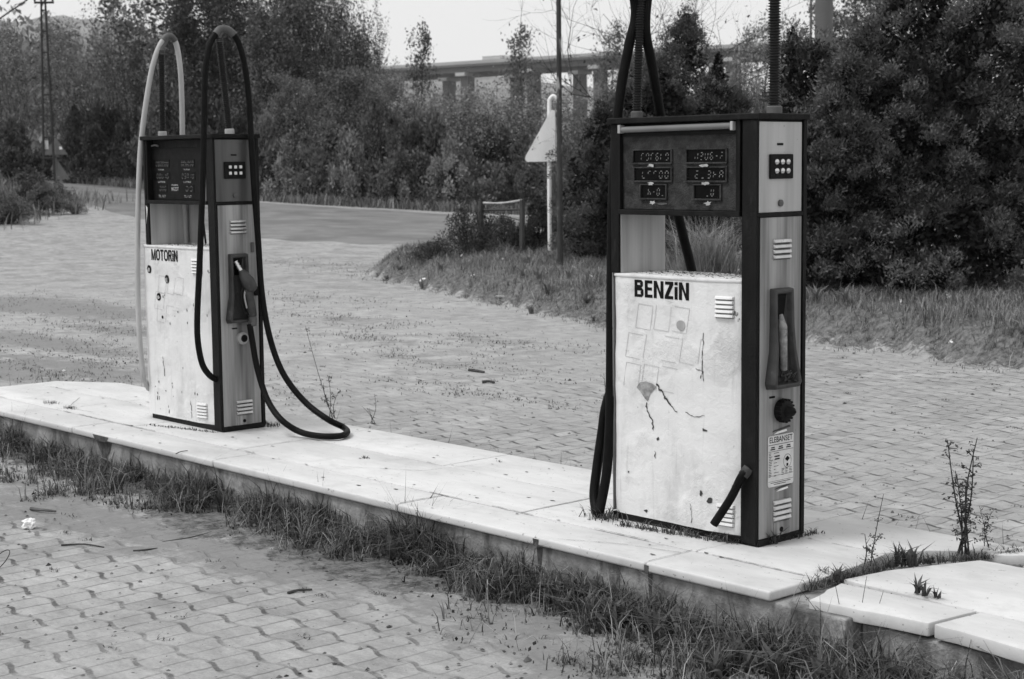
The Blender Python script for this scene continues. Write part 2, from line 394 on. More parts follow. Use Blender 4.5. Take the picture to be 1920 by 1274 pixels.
# ------------------------------------------------------------------ terrain: one sheet to the horizon
def axis(core0, core1, step, far0, far1, grow=1.22):
    a = list(np.arange(core0, core1+1e-6, step)); d = step; x = core1
    while x < far1: d *= grow; x += d; a.append(x)
    d = step; x = core0
    while x > far0: d *= grow; x -= d; a.insert(0, x)
    return np.array(a)
DIRT = [  # darker silt and moss patches: (pixel, half-size along X, across Y, strength)
    ((90, 575), 3.2, 0.9, 0.9), ((230, 620), 1.8, 0.5, 0.75), ((60, 640), 2.6, 0.5, 0.85), ((120, 690), 1.9, 0.5, 0.8), ((20, 700), 1.5, 0.5, 0.8), ((300, 700), 1.6, 0.5, 0.7),
    ((640, 600), 1.4, 0.4, 0.55), ((820, 680), 1.6, 0.35, 0.55), ((720, 640), 1.2, 0.3, 0.5), ((930, 640), 1.6, 0.4, 0.5), ((880, 740), 1.0, 0.2, 0.45), ((620, 500), 2.5, 0.8, 0.6), ((560, 560), 1.6, 0.5, 0.5), ((740, 520), 1.5, 0.5, 0.6),
    ((120, 960), 1.7, 0.42, 0.75), ((420, 1040), 1.4, 0.30, 0.8), ((700, 1100), 1.3, 0.30, 0.75), ((1000, 1180), 1.2, 0.30, 0.8), ((300, 1000), 0.8, 0.25, 0.5), ((560, 1090), 0.7, 0.2, 0.5), ((1100, 1250), 0.8, 0.3, 0.7),
    ((120, 470), 4, 2.0, 0.5), ((560, 480), 4, 1.2, 0.4)]
def build_ground():
    S = axis(2.0, 34.0, 0.22, -60, 1600, 1.16); T = axis(-14.0, 11.0, 0.22, -1500, 1500, 1.22)
    gs, gt = np.meshgrid(S, T, indexing='ij')
    x = SH[0]*gs+TH[0]*gt; y = SH[1]*gs+TH[1]*gt
    z = height(gs, gt)
    z = z + 0.006*np.sin(x*3.1+y*1.7)*np.cos(y*2.3-x*0.9) + mound(gs, gt)*(0.03*np.sin(x*4.7)*np.cos(y*5.3))
    V = np.stack([x.ravel(), y.ravel(), z.ravel()], 1)
    ni, nj = gs.shape; i, j = np.meshgrid(np.arange(ni-1), np.arange(nj-1), indexing='ij'); a = (i*nj+j).ravel()
    Fq = np.stack([a, a+nj, a+nj+1, a+1], 1)
    me = np_mesh('ground', V, Fq, smooth=True)
    turf = np.clip(turf_zone(gs, gt) + bank(gs, gt) + sst(60, 66, gs) + 0.7*sst(36, 41, gs)*sst(-11.0, -13.5, gt), 0, 1)
    # verge in front of the island kerb
    edge = 4.28 + 0.16*np.sin(x*1.3+0.5) + 0.07*np.sin(x*3.7)
    verge = sst(edge-0.16, edge+0.10, y)*sst(5.2, 4.9, y)*sst(-14, -13, x)*sst(-0.5, -1.5, x)
    turf = np.maximum(turf, verge*0.95)
    at = me.attributes.new('turf', 'FLOAT', 'POINT'); at.data.foreach_set('value', turf.ravel().astype(np.float32))
    dirt = np.zeros_like(x)
    for q, ax, ay, k in DIRT:
        c = on_z(q, G); d = ((x-c[0])/ax)**2+((y-c[1])/ay)**2
        dirt = np.maximum(dirt, k*np.exp(-d*0.9))
    far = sst(17, 26, gs)
    dirt = np.maximum(dirt, 0.42*far)
    ad = me.attributes.new('dirt', 'FLOAT', 'POINT'); ad.data.foreach_set('value', dirt.ravel().astype(np.float32))
    o = link('ground', me, M['ground']); tag(o, kind='structure')
build_ground()

ROAD_TOP = [(95,340),(200,349),(300,358),(480,377),(640,387),(760,393),(845,398),(1000,404),(1150,410),(1500,432)]
ROAD_LOW = [(150,378),(205,402),(262,420),(480,456),(640,464),(760,468),(845,470),(1000,474),(1150,480),(1500,505)]
def build_road():
    tx = np.array(ROAD_TOP, float); lo = np.array(ROAD_LOW, float); K = np.linspace(0, len(tx)-1, 46)
    V = []; nv = 9
    for k in K:
        i = min(int(k), len(tx)-2); a = k-i
        A = tx[i]*(1-a)+tx[i+1]*a; B = lo[i]*(1-a)+lo[i+1]*a
        PA = gp(A); PB = gp(B)
        for j in range(nv):
            w = j/(nv-1); P = PA*(1-w)+PB*w; V.append((P[0], P[1], gxy(P[0], P[1])+(0.02 if 0 < j < nv-1 else -0.03)))
    Fq = [(i*nv+j, i*nv+j+1, (i+1)*nv+j+1, (i+1)*nv+j) for i in range(len(K)-1) for j in range(nv-1)]
    me = np_mesh('road', np.array(V), np.array(Fq), smooth=True)
    tag(link('road', me, M['road']), kind='structure')
build_road()

# ------------------------------------------------------------------ the pump island
Y0, Y1, XL, XR_ = 4.644, 5.887, -11.25, -3.74
def jitter_poly(poly, a): return [(p[0]+R.uniform(-a,a), p[1]+R.uniform(-a,a)) for p in poly]
isl = empty('pump_island', (-7.4, 5.26, G))
tag(isl, 'long low concrete island capped with white marble slabs under both fuel pumps', 'kerb island')
def iz(mb): 
    mb.v = [(x+7.4, y-5.26, z-G) for x, y, z in mb.v]; return mb
kw = MB()
kw.prism([(XL+0.06, Y0+0.35), (XL+0.35, Y0+0.022), (-3.42, Y0+0.022), (-3.42, Y1-0.04), (XL+0.55, Y1-0.04), (XL+0.06, Y1-0.42)], G-0.1, -0.0445)
iz(kw).build('kerb_wall', M['riser'], isl, bevel=0.008)
MIDY = 4.925
fx = [XL+0.35, -9.15, -7.55, -5.95, -4.37, XR_]
for i in range(len(fx)-1):
    x0, x1 = fx[i]+0.0025, fx[i+1]-0.0025
    poly = [(x0, Y0), (x1, Y0), (x1, MIDY-0.0025), (x0, MIDY-0.0025)]
    if i == 0: poly = [(XL, Y0+0.20), (x0, Y0), (x1, Y0), (x1, MIDY-0.0025), (XL, MIDY-0.0025)]
    m = MB(); m.prism(poly, -0.040, R.uniform(-0.0015, 0.0015)); iz(m).build('marble_slab', M['marble'], isl, bevel=0.010, smooth=True, segs=3)
bx = [XL, -9.9, -8.9, -7.75, -6.55, -5.4, -4.35, -3.78]
for i in range(len(bx)-1):
    x0, x1 = bx[i]+0.0025, bx[i+1]-0.0025
    for (a, b_) in ((MIDY+0.0025, 5.42), (5.425, Y1)):
        if i == len(bx)-2 and a < 5.2: poly = [(x0, a), (-3.73, a), (-3.75, 5.2), (x1, b_), (x0, b_)]
        elif i == len(bx)-2: poly = [(x0, a), (x1-0.03, a), (-3.70, 5.6), (-3.50, 5.78), (-3.46, Y1+0.02), (x0, Y1)]
        elif i == 0 and a > 5.2: poly = [(XL, a), (x1, a), (x1, b_), (XL+0.45, b_), (XL, 5.60)]
        else: poly = [(x0, a), (x1, a), (x1, b_), (x0, b_)]
        m = MB(); m.prism(poly, -0.045, R.uniform(-0.0015, 0.0015)); iz(m).build('marble_slab', M['marble'], isl, bevel=0.006, smooth=True)

jd = MB(); rj = random.Random(12)
def top_line(pts, w, gaps=0.35):
    P = []
    for i in range(len(pts)-1):
        n = max(2, int(math.dist(pts[i], pts[i+1])/0.035))
        for k in range(n): t = k/n; P.append((pts[i][0]*(1-t)+pts[i+1][0]*t+rj.uniform(-1,1)*w*0.5, pts[i][1]*(1-t)+pts[i+1][1]*t+rj.uniform(-1,1)*w*0.5))
    P.append(pts[-1]); on = True
    for i in range(len(P)-1):
        if rj.random() < 0.12: on = rj.random() > gaps
        if not on: continue
        a, b = np.array(P[i]), np.array(P[i+1]); d = b-a; n_ = np.array([-d[1], d[0]])/(np.linalg.norm(d)+1e-9); h0 = w*rj.uniform(0.3, 1.0)*0.5; z = 0.0022+0.0002*(i % 3)
        jd.add([(*(a-n_*h0), z), (*(b-n_*h0), z), (*(b+n_*h0), z), (*(a+n_*h0), z)], [(0,1,2,3)])
top_line([(-11.0, MIDY), (XR_, MIDY)], 0.006, 0.5); top_line([(-11.0, 5.4225), (-3.8, 5.4225)], 0.004, 0.75)
for x in (-9.15, -7.55, -5.95, -4.37): top_line([(x, Y0+0.02), (x, MIDY)], 0.005, 0.4)
for x in (-9.9, -8.9, -7.75, -6.55, -5.4, -4.35): top_line([(x, MIDY), (x, Y1)], 0.004, 0.65)
top_line([(-6.9, 5.02), (-6.5, 5.25), (-6.42, 5.6)], 0.003, 0.2); top_line([(-4.9, Y0+0.03), (-4.65, 4.8), (-4.37, 4.86)], 0.003, 0.2); top_line([(-10.3, 5.3), (-9.9, 5.0), (-9.6, 5.03)], 0.004, 0.2)
for _ in range(120):
    x, y, r_ = rj.uniform(-11, -3.9), rj.uniform(Y0+0.04, Y1-0.05), rj.uniform(0.003, 0.012)
    jd.add([(x+r_*rj.uniform(0.6, 2.2)*math.cos(a), y+r_*rj.uniform(0.3, 0.9)*math.sin(a), 0.0024) for a in (0, 1.2, 2.4, 3.6, 4.9)], [(0,1,2,3,4)])
iz(jd).build('joint_dirt', M['soil'], isl)['kind'] = 'stuff'
# mossy stains running over the front edge
for xc, w, dn in ((-8.78, 0.10, 0.10), (-5.0, 0.018, 0.12), (-4.36, 0.012, 0.13)):
    q = [(xc-w*rj.uniform(.8, 1.1), 0.0), (xc+w*rj.uniform(.8, 1.1), 0.0), (xc+w*0.6, -dn*0.6), (xc+w*0.15, -dn), (xc-w*0.4, -dn*0.8), (xc-w*0.8, -dn*0.3)]
    es = MB(); es.add([(a, Y0-0.002, -0.010+0.8*b if b > -0.04 else -0.044) for a, b in q], [tuple(range(6))])
    if dn > 0.05: es.add([(a, Y0+0.020, -0.048+b) for a, b in q], [tuple(range(6))])
    iz(es).build('moss_stain', M['soil'], isl)
# the broken end of the island: a lower bed with loose slabs on it
bed = MB(); bed.prism([(-3.415, Y0+0.11), (-1.2, Y0+0.11), (-1.2, Y1-0.05), (-3.415, Y1-0.05)], G-0.1, -0.075)
tag(bed.build('rubble_bed', M['riser'], None, bevel=0.01), 'rough grey concrete bed showing beneath the loose marble slabs', 'concrete bed')
def slab(pix, z, th, label, extra=(), tilt=(0, 0)):
    P = [on_z(q, z)[:2] for q in pix] + [np.array(e) for e in extra]
    c = sum(P)/len(P); rs = random.Random(len(label)); Q = []
    for i in range(len(P)):
        a, b = np.array(P[i]), np.array(P[(i+1) % len(P)]); n = max(2, int(np.linalg.norm(b-a)/0.05)); d = (b-a)/(np.linalg.norm(b-a)+1e-9); nn = np.array([-d[1], d[0]])
        for k in range(n): Q.append(a+(b-a)*k/n+nn*rs.uniform(-1, 1)*(0.004 if rs.random() < 0.85 else 0.011))
    P = Q
    m = MB(); m.prism([(p[0]-c[0], p[1]-c[1]) for p in P], 0, th)
    o = m.build('loose_slab', M['marble'], None, bevel=0.006, smooth=True, loc=(c[0], c[1], z-th)); o.rotation_euler = (tilt[0], tilt[1], 0)
    return tag(o, label, 'marble slab', 'loose marble slabs at the broken end')
slab([(1446,1116),(1518,1130),(1556,1098),(1500,1092)], -0.050, 0.025, 'thin lower marble strip showing between the intact cap end and the loose slabs')
slab([(1517,1125),(1577,1093),(1832,1146),(1742,1168)], -0.012, 0.05, 'narrow loose marble slab along the front edge, nearest the intact cap')
slab([(1750,1170),(1838,1148)], -0.012, 0.05, 'cracked loose marble slab at the front corner leaving the right picture edge', [(-2.05, 5.02), (-2.05, 4.62)])
slab([(1580,1086),(1660,1070),(1838,1050)], -0.014, 0.05, 'large loose marble slab behind the front strips, with weeds growing round it', [(-2.5, 5.72), (-2.3, 5.05), (-2.95, 4.99)])
slab([(1835,1030),(1925,1024),(1960,1042),(1860,1040)], -0.01, 0.045, 'small broken marble piece below the tall dry weed at the back edge')

# ------------------------------------------------------------------ text and digits
_txt_cache = {}
def text_geo(s, size, bold=0.0, ext=0.0008, sx=1.0):
    cu = bpy.data.curves.new('txt', 'FONT'); cu.body = s; cu.size = size; cu.offset = bold; cu.extrude = ext; cu.resolution_u = 3
    ob = bpy.data.objects.new('txt', cu); COL.objects.link(ob)
    me = bpy.data.meshes.new_from_object(ob)
    V = [(v.co.x*sx, v.co.y, v.co.z+ext) for v in me.vertices]; Fs = [tuple(p.vertices) for p in me.polygons]
    bpy.data.objects.remove(ob); bpy.data.curves.remove(cu); bpy.data.meshes.remove(me)
    return V, Fs
def fit_text(s, w, h, bold=0.0, ext=0.0008):
    V, Fs = text_geo(s, 1.0, bold, 0.0)
    xs = [v[0] for v in V]; ys = [v[1] for v in V]
    ax = w/(max(xs)-min(xs)); ay = h/(max(ys)-min(ys)); mx, my = min(xs), min(ys)
    return [((v[0]-mx)*ax, (v[1]-my)*ay, ext) for v in V], Fs
def block_word(word, w, h):
    """heavy condensed sign lettering built from straight strokes: list of polygons in a w x h box"""
    t = 0.21
    def ringp(x0, x1, y0, y1, c):
        o = [(x0+c,y0),(x1-c,y0),(x1,y0+c),(x1,y1-c),(x1-c,y1),(x0+c,y1),(x0,y1-c),(x0,y0+c)]; k = c*0.45
        i = [(x0+t*.9+k,y0+t*.8),(x1-t*.9-k,y0+t*.8),(x1-t*.9,y0+t*.8+k),(x1-t*.9,y1-t*.8-k),(x1-t*.9-k,y1-t*.8),(x0+t*.9+k,y1-t*.8),(x0+t*.9,y1-t*.8-k),(x0+t*.9,y0+t*.8+k)]
        return [[o[a], o[(a+1) % 8], i[(a+1) % 8], i[a]] for a in range(8)]
    R_ = lambda a, b, c, d: [(a,c),(b,c),(b,d),(a,d)]
    def bowl(x1, y0, y1, c=0.12):
        q = t*.78; return [R_(t, x1-c, y1-q, y1), R_(t, x1-c, y0, y0+q), [(x1-c,y0),(x1,y0+c),(x1,y1-c),(x1-c,y1),(x1-c,y1-q),(x1-t,y1-q-.03),(x1-t,y0+q+.03),(x1-c,y0+q)]]
    L = {'M': (0.86, [R_(0,t,0,1), R_(.86-t,.86,0,1), [(t,1),(t,.62),(.35,0),(.43,0),(.43,.28)], [(.86-t,1),(.43,.28),(.43,0),(.51,0),(.86-t,.62)]]),
         'N': (0.70, [R_(0,t,0,1), R_(.70-t,.70,0,1), [(t,1),(t,.66),(.70-t,0),(.70-t,.34)]]), 'T': (0.62, [R_(0,.62,1-t*.85,1), R_(.31-t/2,.31+t/2,0,1-t*.85)]),
         'E': (0.56, [R_(0,t,0,1)]+[R_(t,x,y,y+t*.85) for x, y in ((.56,0),(.52,.42),(.55,1-t*.85))]), 'Z': (0.60, [R_(0,.60,0,t*.85), R_(.02,.60,1-t*.85,1), [(0,t*.85),(.26,t*.85),(.60,1-t*.85),(.34,1-t*.85)]]),
         'i': (t, [R_(0,t,0,.72), R_(0,t,.82,1)]), 'O': (0.74, ringp(0,.74,0,1,.2)), 'B': (0.66, [R_(0,t,0,1)]+bowl(.66,0,.54)+bowl(.62,.541,1)),
         'R': (0.68, [R_(0,t,0,1)]+bowl(.64,.44,1)+[[(.30,.44),(.52,.44),(.70,0),(.46,0)]])}
    out = []; x = 0
    for ch in word:
        lw, P = L[ch]; out += [[(x+p[0], p[1]) for p in q] for q in P]; x += lw+0.10
    x -= 0.10
    return [[(p[0]*w/x, p[1]*h) for p in q] for q in out]
SEG = {'0':'abcdef','1':'bc','2':'abdeg','3':'abcdg','4':'bcfg','5':'acdfg','6':'acdefg','7':'abc','8':'abcdefg','9':'abcdfg','-':'g','_':'d','c':'afe','n':'abcef','u':'bcdef','A':'abcefg','h':'cefg',' ':''}
def digits(mb, s, u0, z0, w, h, v, t=0.0032):
    n = len(s); cw = w/n
    for i, ch in enumerate(s):
        a = u0+i*cw+cw*0.2; b = u0+i*cw+cw*0.72; m = z0+h/2; e = t*0.9; sl = 0.12
        segs = {'a': ((a+e, z0+h), (b-e, z0+h)), 'g': ((a+e, m), (b-e, m)), 'd': ((a+e, z0), (b-e, z0)),
                'f': ((a, m+e), (a, z0+h-e)), 'b': ((b, m+e), (b, z0+h-e)), 'e': ((a, z0+e), (a, m-e)), 'c': ((b, z0+e), (b, m-e))}
        for k in SEG[ch]:
            (x1, y1), (x2, y2) = segs[k]; hz = abs(y1-y2) < 1e-6; q = t*0.5*R.uniform(0.7, 1.1)
            X = lambda x, y: x+(y-z0)*sl
            if R.random() < 0.12: continue
            if hz: P = [(X(x1,y1-q), y1-q), (X(x2,y1-q), y1-q), (X(x2,y1+q), y1+q), (X(x1,y1+q), y1+q)]
            else: P = [(X(x1-q,y1), y1), (X(x1+q,y1), y1), (X(x1+q,y2), y2), (X(x1-q,y2), y2)]
            mb.add([(p[0], v, p[1]) for p in P], [(0,1,2,3)])

# ------------------------------------------------------------------ fuel pumps
PU, PD, PT = 0.8185, 0.3004, 1.76       # width, depth, height
def blob(cu, cz, ru, rz, n=11, j=0.35, seed=1):
    r = random.Random(seed); out = []
    for i in range(n):
        a = 2*PI*i/n; k = 1+r.uniform(-j, j); out.append((cu+ru*k*math.cos(a), cz+rz*k*math.sin(a)))
    return out
DENT_SEED = [1]
def dent(u, z, sd):
    k = min(1.0, max(0.0, (0.975-z)/0.06))     # the stiff top fold stays flat
    return k*(0.0075*mnoise.noise(Vector((u*5+sd*7.1, z*4, sd)))+0.003*mnoise.noise(Vector((u*15, z*13+sd*3, 2.0))))
def on_front(u, z): return max(0.0, (u-0.552)*0.16)+dent(u, z, DENT_SEED[0])
def front_patch(mb, poly, v, th=0.001):
    off = 0.0013+max(0.0, abs(min(v, 0))-0.004)*0.4
    mb.plate([(p[0], on_front(*p)-off, p[1]) for p in poly], (0, -1, 0), th*0.6)
def crack(mb, pts, v, w, seed=0):
    r = random.Random(seed); P = []
    for i in range(len(pts)-1):
        for k in range(5):
            t = k/5; P.append((pts[i][0]*(1-t)+pts[i+1][0]*t+r.uniform(-1,1)*w*0.8, pts[i][1]*(1-t)+pts[i+1][1]*t+r.uniform(-1,1)*w*0.8))
    P.append(pts[-1])
    for i in range(len(P)-1):
        a, b = np.array(P[i]), np.array(P[i+1]); d = b-a; L = np.linalg.norm(d)+1e-9; n = np.array([-d[1], d[0]])/L
        h0 = w*r.uniform(0.25, 1.0)*0.5
        front_patch(mb, [tuple(a-n*h0), tuple(b-n*h0*0.8), tuple(b+n*h0), tuple(a+n*h0)], v, 0.0008+0.0001*(i % 3))
def louver(parent, mat, place, w, h, n=4, name='vent'):
    """pressed louvre: n half-round slats; place maps (across, up, out) to local space"""
    mb = MB(); sh = h/n
    for i in range(n):
        zc = h-(i+0.5)*sh; prof = []
        for k in range(7):
            a = PI*k/6; prof.append((zc+sh*0.42*math.cos(a)*1.0, 0.011*math.sin(a)**0.8*(1.15 if k > 3 else 0.85)))
        vs = []
        for x in (0, 0.004, w-0.004, w):
            e = 0.25 if x in (0, w) else 1.0
            for (z, o) in prof: vs.append(place(x, z, 0.0006+o*e))
        m = len(prof); fs = [(c*m+k, c*m+k+1, (c+1)*m+k+1, (c+1)*m+k) for c in range(3) for k in range(m-1)]
        fs += [tuple(range(m)), tuple(range(4*m-1, 3*m-1, -1))]
        mb.add(vs, fs)
    v = mb.build(name, mat, parent, smooth=True)
    gap = MB()
    for i in range(n):
        z = h-(i+1)*sh; gap.add([place(0.003, z-sh*0.02, 0.0012), place(w-0.003, z-sh*0.02, 0.0012), place(w-0.003, z+sh*0.16, 0.0012), place(0.003, z+sh*0.16, 0.0012)], [(0,1,2,3)])
    gap.build('vent_slot', M['void'], v)
    return v

def cabinet_mesh(seed):
    """white sheet-metal box with a rounded left corner and a right part bent back; slightly dented"""
    ul = -0.095 if seed == 3 else -0.03
    prof = [(ul+0.004, 0.080), (ul+0.009, 0.052), (ul+0.022, 0.028), (ul+0.042, 0.012), (ul+0.066, 0.004), (ul+0.09, 0.001)]+[(ul+0.09+i*(0.552-ul-0.09)/20, 0.0) for i in range(1, 21)]
    prof += [(0.552+0.02*i, 0.0032*i) for i in range(1, 9)]+[(0.717, 0.028), (0.718, 0.05), (0.718, 0.285), (ul+0.004, 0.285)]
    Z = np.linspace(0.03, 1.078, 44); V = []; n = len(prof)
    for z in Z:
        for i, (u, v) in enumerate(prof):
            d = 0.0
            if v < 0.07: d = dent(u, z, seed)
            V.append((u+(0.004*mnoise.noise(Vector((z*3, seed, 5.0))) if u < ul+0.03 else 0), v+d, z))
    fs = [(a*n+i, a*n+(i+1) % n, (a+1)*n+(i+1) % n, (a+1)*n+i) for a in range(len(Z)-1) for i in range(n)]
    m = MB(); m.add(V, fs)
    top = [V[(len(Z)-1)*n+i] for i in range(n)]
    lip = [(u, v-0.004 if v < 0.05 else v, 1.078) for (u, v, z) in top]
    return m, n, len(Z)

def make_pump(loc, left):
    root = empty('fuel_pump', loc)
    sd = 3 if left else 1; DENT_SEED[0] = sd
    MB().box(-0.004, PU+0.004, 0.004, PD-0.004, 0, 0.03).build('base_plate', M['dark'], root, bevel=0.003)
    # --- white cabinet
    cm, n, nz = cabinet_mesh(sd)
    cab = cm.build('cabinet', M['white'], root, smooth=True)
    ul = -0.095 if left else -0.03
    prof = [(ul, 0.078), (ul+0.005, 0.048), (ul+0.018, 0.022), (ul+0.04, 0.006), (ul+0.088, -0.005), (0.552, -0.005), (0.71, 0.022), (0.722, 0.03), (0.722, 0.288), (ul, 0.288)]
    lid = MB(); lid.prism(prof, 1.076, 1.09); lid.build('cabinet_lid', M['white'], cab, bevel=0.004, smooth=True)
    # dust and old leaves lying on the lid
    d = MB(); r = random.Random(sd)
    for k in range(420):
        u = r.uniform(0.02, 0.71); v = 0.02+0.26*r.random()**0.6; a = r.uniform(0, PI); l = r.uniform(0.002, 0.007); w = l*0.5
        ca, sa = math.cos(a), math.sin(a); d.add([(u+l*ca, v+l*sa, 1.0905), (u-w*sa, v+w*ca, 1.0915+r.uniform(0, .002)), (u-l*ca, v-l*sa, 1.0905), (u+w*sa, v-w*ca, 1.092)], [(0,1,2,3)])
    d.build('leaf_litter', M['twig'], cab)['kind'] = 'stuff'
    word = 'MOTORiN' if left else 'BENZiN'
    (u0, u1, z0, z1) = (0.06, 0.372, 0.998, 1.066) if left else (0.136, 0.449, 0.993, 1.067)
    tm = MB()
    for k, q in enumerate(block_word(word, u1-u0, z1-z0)): tm.plate([(u0+x, on_front(u0+x, z0+y)-0.0010, z0+y) for x, y in q], (0, -1, 0), 0.0003+0.00003*k)
    tm.build('lettering', M['ink'], cab)
    vu = (0.535, 0.632, 0.932, 1.024) if left else (0.589, 0.678, 0.929, 1.022)
    slope = 0.16
    def pl_front(u0_, z0_):
        return lambda x, z, o: (u0_+x, on_front(u0_+x, z0_+z)-o-0.0006, z0_+z)
    louver(cab, M['white'], pl_front(vu[0], vu[2]), vu[1]-vu[0], vu[3]-vu[2], 5)
    louver(cab, M['white'], pl_front(vu[0]+0.01, 0.06), vu[1]-vu[0]-0.004, 0.095, 5)
    # --- dents, holes and peeled paint that the photograph shows
    if left:
        for (q, rr) in (((280, 505), 0.026), ((312, 524), 0.026), ((298, 557), 0.024), ((305, 595), 0.010)):
            P = on_y(q, loc[1]); u = P[0]-loc[0]; z = P[2]
            hm = MB(); front_patch(hm, blob(u, z, rr*0.95, rr, 16, 0.06, int(u*999)), -0.005); hm.build('round_hole', M['void'], cab)
            if rr > 0.02:
                hm = MB(); front_patch(hm, blob(u-0.005, z-0.004, rr*0.55, rr*0.5, 9, 0.3, int(u*777)), -0.0062); hm.build('bent_metal', M['galv'], cab)
        for k in range(26):
            u = R.uniform(0.05, 0.66); z = R.choice([R.uniform(0.05, 0.36), R.uniform(0.05, 0.36), R.uniform(0.6, 0.8)])
            pm = MB(); front_patch(pm, blob(u, z, R.uniform(.002, .005), R.uniform(.003, .014), 7, 0.4, k), max(0, (u-0.552)*slope)-0.005); pm.build('paint_chip', M['rust'], cab)
        CR = [([(0.16, 0.40), (0.165, 0.34), (0.17, 0.28)], -0.005, 0.006, 3), ([(0.47, 0.16), (0.475, 0.10), (0.475, 0.05)], -0.005, 0.006, 4)]
    else:
        pm = MB()
        front_patch(pm, blob(0.405, 0.885, 0.026, 0.024, 14, 0.12, 4), -0.005)
        pm.build('paint_chip', M['inner'], cab)
        pm = MB()
        front_patch(pm, [(0.150, 0.600), (0.168, 0.622), (0.205, 0.630), (0.240, 0.624), (0.266, 0.612), (0.252, 0.60), (0.228, 0.578), (0.214, 0.545), (0.198, 0.555), (0.176, 0.580)], -0.006)
        pm.build('paint_chip', M['bare_metal'], cab)
        CR = [([(0.262, 0.62), (0.30, 0.59), (0.33, 0.555), (0.385, 0.515)], -0.006, 0.009, 5), ([(0.205, 0.535), (0.212, 0.50), (0.235, 0.465), (0.245, 0.42)], -0.006, 0.007, 6),
              ([(0.255, 0.335), (0.26, 0.30)], -0.006, 0.007, 7), ([(0.535, 0.86), (0.53, 0.80), (0.525, 0.73), (0.53, 0.66)], -0.005, 0.0045, 8), ([(0.43, 0.52), (0.48, 0.505), (0.535, 0.515)], -0.005, 0.004, 9),
              ([(0.49, 0.71), (0.53, 0.70), (0.515, 0.67)], -0.005, 0.004, 12), ([(0.46, 0.13), (0.47, 0.09), (0.465, 0.05)], -0.005, 0.0045, 11)]
        for k, (u, z, a, b) in enumerate([(0.52, 0.185, 0.007, 0.01), (0.565, 0.16, 0.014, 0.012), (0.535, 0.455, 0.013, 0.006), (0.27, 0.385, 0.007, 0.008), (0.10, 0.22, 0.004, 0.005), (0.20, 0.06, 0.01, 0.006)]):
            pm = MB(); front_patch(pm, blob(u, z, a, b, 9, 0.4, k+20), -0.005); pm.build('paint_chip', M['rust'], cab)
    for c_ in CR:
        pm = MB(); crack(pm, *c_); pm.build('paint_crack', M['rust'], cab)
    gm = MB(); rr = random.Random(5)          # faint outlines left by old letters
    rows = ([(0.12, 0.80, 3), (0.08, 0.70, 3), (0.1, 0.62, 2)] if left else [(0.14, 0.86, 3), (0.08, 0.73, 5), (0.07, 0.60, 3)])
    for (u, z, k) in rows:
        for i in range(k):
            w, h = (0.085, 0.105); uu = u+i*(w+0.02); s_ = 0.18
            P = [(uu, z), (uu+w, z-0.006), (uu+w+h*s_, z-0.006+h), (uu+h*s_, z+h)]
            for a in range(4):
                if rr.random() < 0.3: continue
                p, q = np.array(P[a]), np.array(P[(a+1) % 4]); dd = q-p; nn = np.array([-dd[1], dd[0]])/np.linalg.norm(dd)*0.0009
                front_patch(gm, [tuple(p-nn), tuple(q-nn), tuple(q+nn), tuple(p+nn)], -0.0048, 0.0007+0.0001*a)
    gm.build('letter_ghost', M['ghost'], cab)['kind'] = 'stuff'
    # --- near corner post with its end panels
    cp = MB(); cp.box(0.738, PU-0.004, -0.006, PD, 0.012, 1.735)
    cp.build('corner_post', M['dark'], root, bevel=0.004)
    MB().box(0.722, 0.738, 0.012, PD-0.01, 0.02, 1.735).build('recess_strip', M['black'], root)
    ups = M['silver_dark'] if left else M['silver_pale']
    up_ = MB(); up_.box(PU-0.004, PU+0.001, 0.004, 0.272, 1.364, 1.726); up = up_.build('upper_end_panel', ups, root, bevel=0.0015)
    lo_ = MB(); lo_.box(PU-0.004, PU+0.001, 0.012, 0.274, 0.032, 1.344); lo = lo_.build('lower_end_panel', M['silver'], root, bevel=0.0015)
    MB().box(PU-0.004, PU+0.006, 0.280, PD+0.001, 0.012, 1.735).build('edge_trim', M['dark'], root, bevel=0.002)
    MB().box(PU-0.004, PU+0.006, -0.002, 0.279, 1.346, 1.362).build('edge_trim', M['dark'], root, bevel=0.002)
    UE = PU+0.001
    def pl_end(v0, z0): return lambda x, z, o: (UE+o, v0+x, z0+z)
    louver(lo, M['bright_metal'], pl_end(0.09, 1.172), 0.112, 0.085, 4)
    louver(lo, M['bright_metal'], pl_end(0.10, 0.092), 0.112, 0.09, 4)
    bp = MB(); bp.box(UE, UE+0.003, 0.104, 0.208, 0.032, 0.088); ap = bp.build('access_plate', M['silver'], lo, bevel=0.001)
    hm = MB(); hm.tube([(UE+0.003, 0.152, 0.055), (UE+0.0045, 0.152, 0.055)], 0.011, 14); hm.build('key_hole', M['void'], ap if False else lo)
    # --- keypad
    kp = MB(); kp.box(UE, UE+0.010, 0.060, 0.207, 1.498, 1.597); kp = kp.build('keypad', M['black'], up, bevel=0.004)
    for a in range(3):
        for c in range(2):
            v, z = 0.097+a*0.036, 1.566-c*0.036
            b = MB()
            if left: b.box(UE+0.010, UE+0.018, v-0.009, v+0.009, z-0.009, z+0.009); b.build('button', M['button'], up, bevel=0.003)
            else:
                P = [(UE+0.010, v, z), (UE+0.014, v, z), (UE+0.018, v, z), (UE+0.020, v, z)]; b.tube(P, [0.012, 0.012, 0.009, 0.003], 12); b.build('button', M['chrome'], up, smooth=True)
    MB().box(UE, UE+0.002, 0.112, 0.150, 1.632, 1.641).build('name_slot', M['black'], up)
    b = MB(); b.tube([(UE, 0.133, 1.40), (UE+0.008, 0.133, 1.40), (UE+0.010, 0.133, 1.40)], [0.014, 0.014, 0.008], 14); b.build('lock', M['galv_dark'], up, smooth=True)
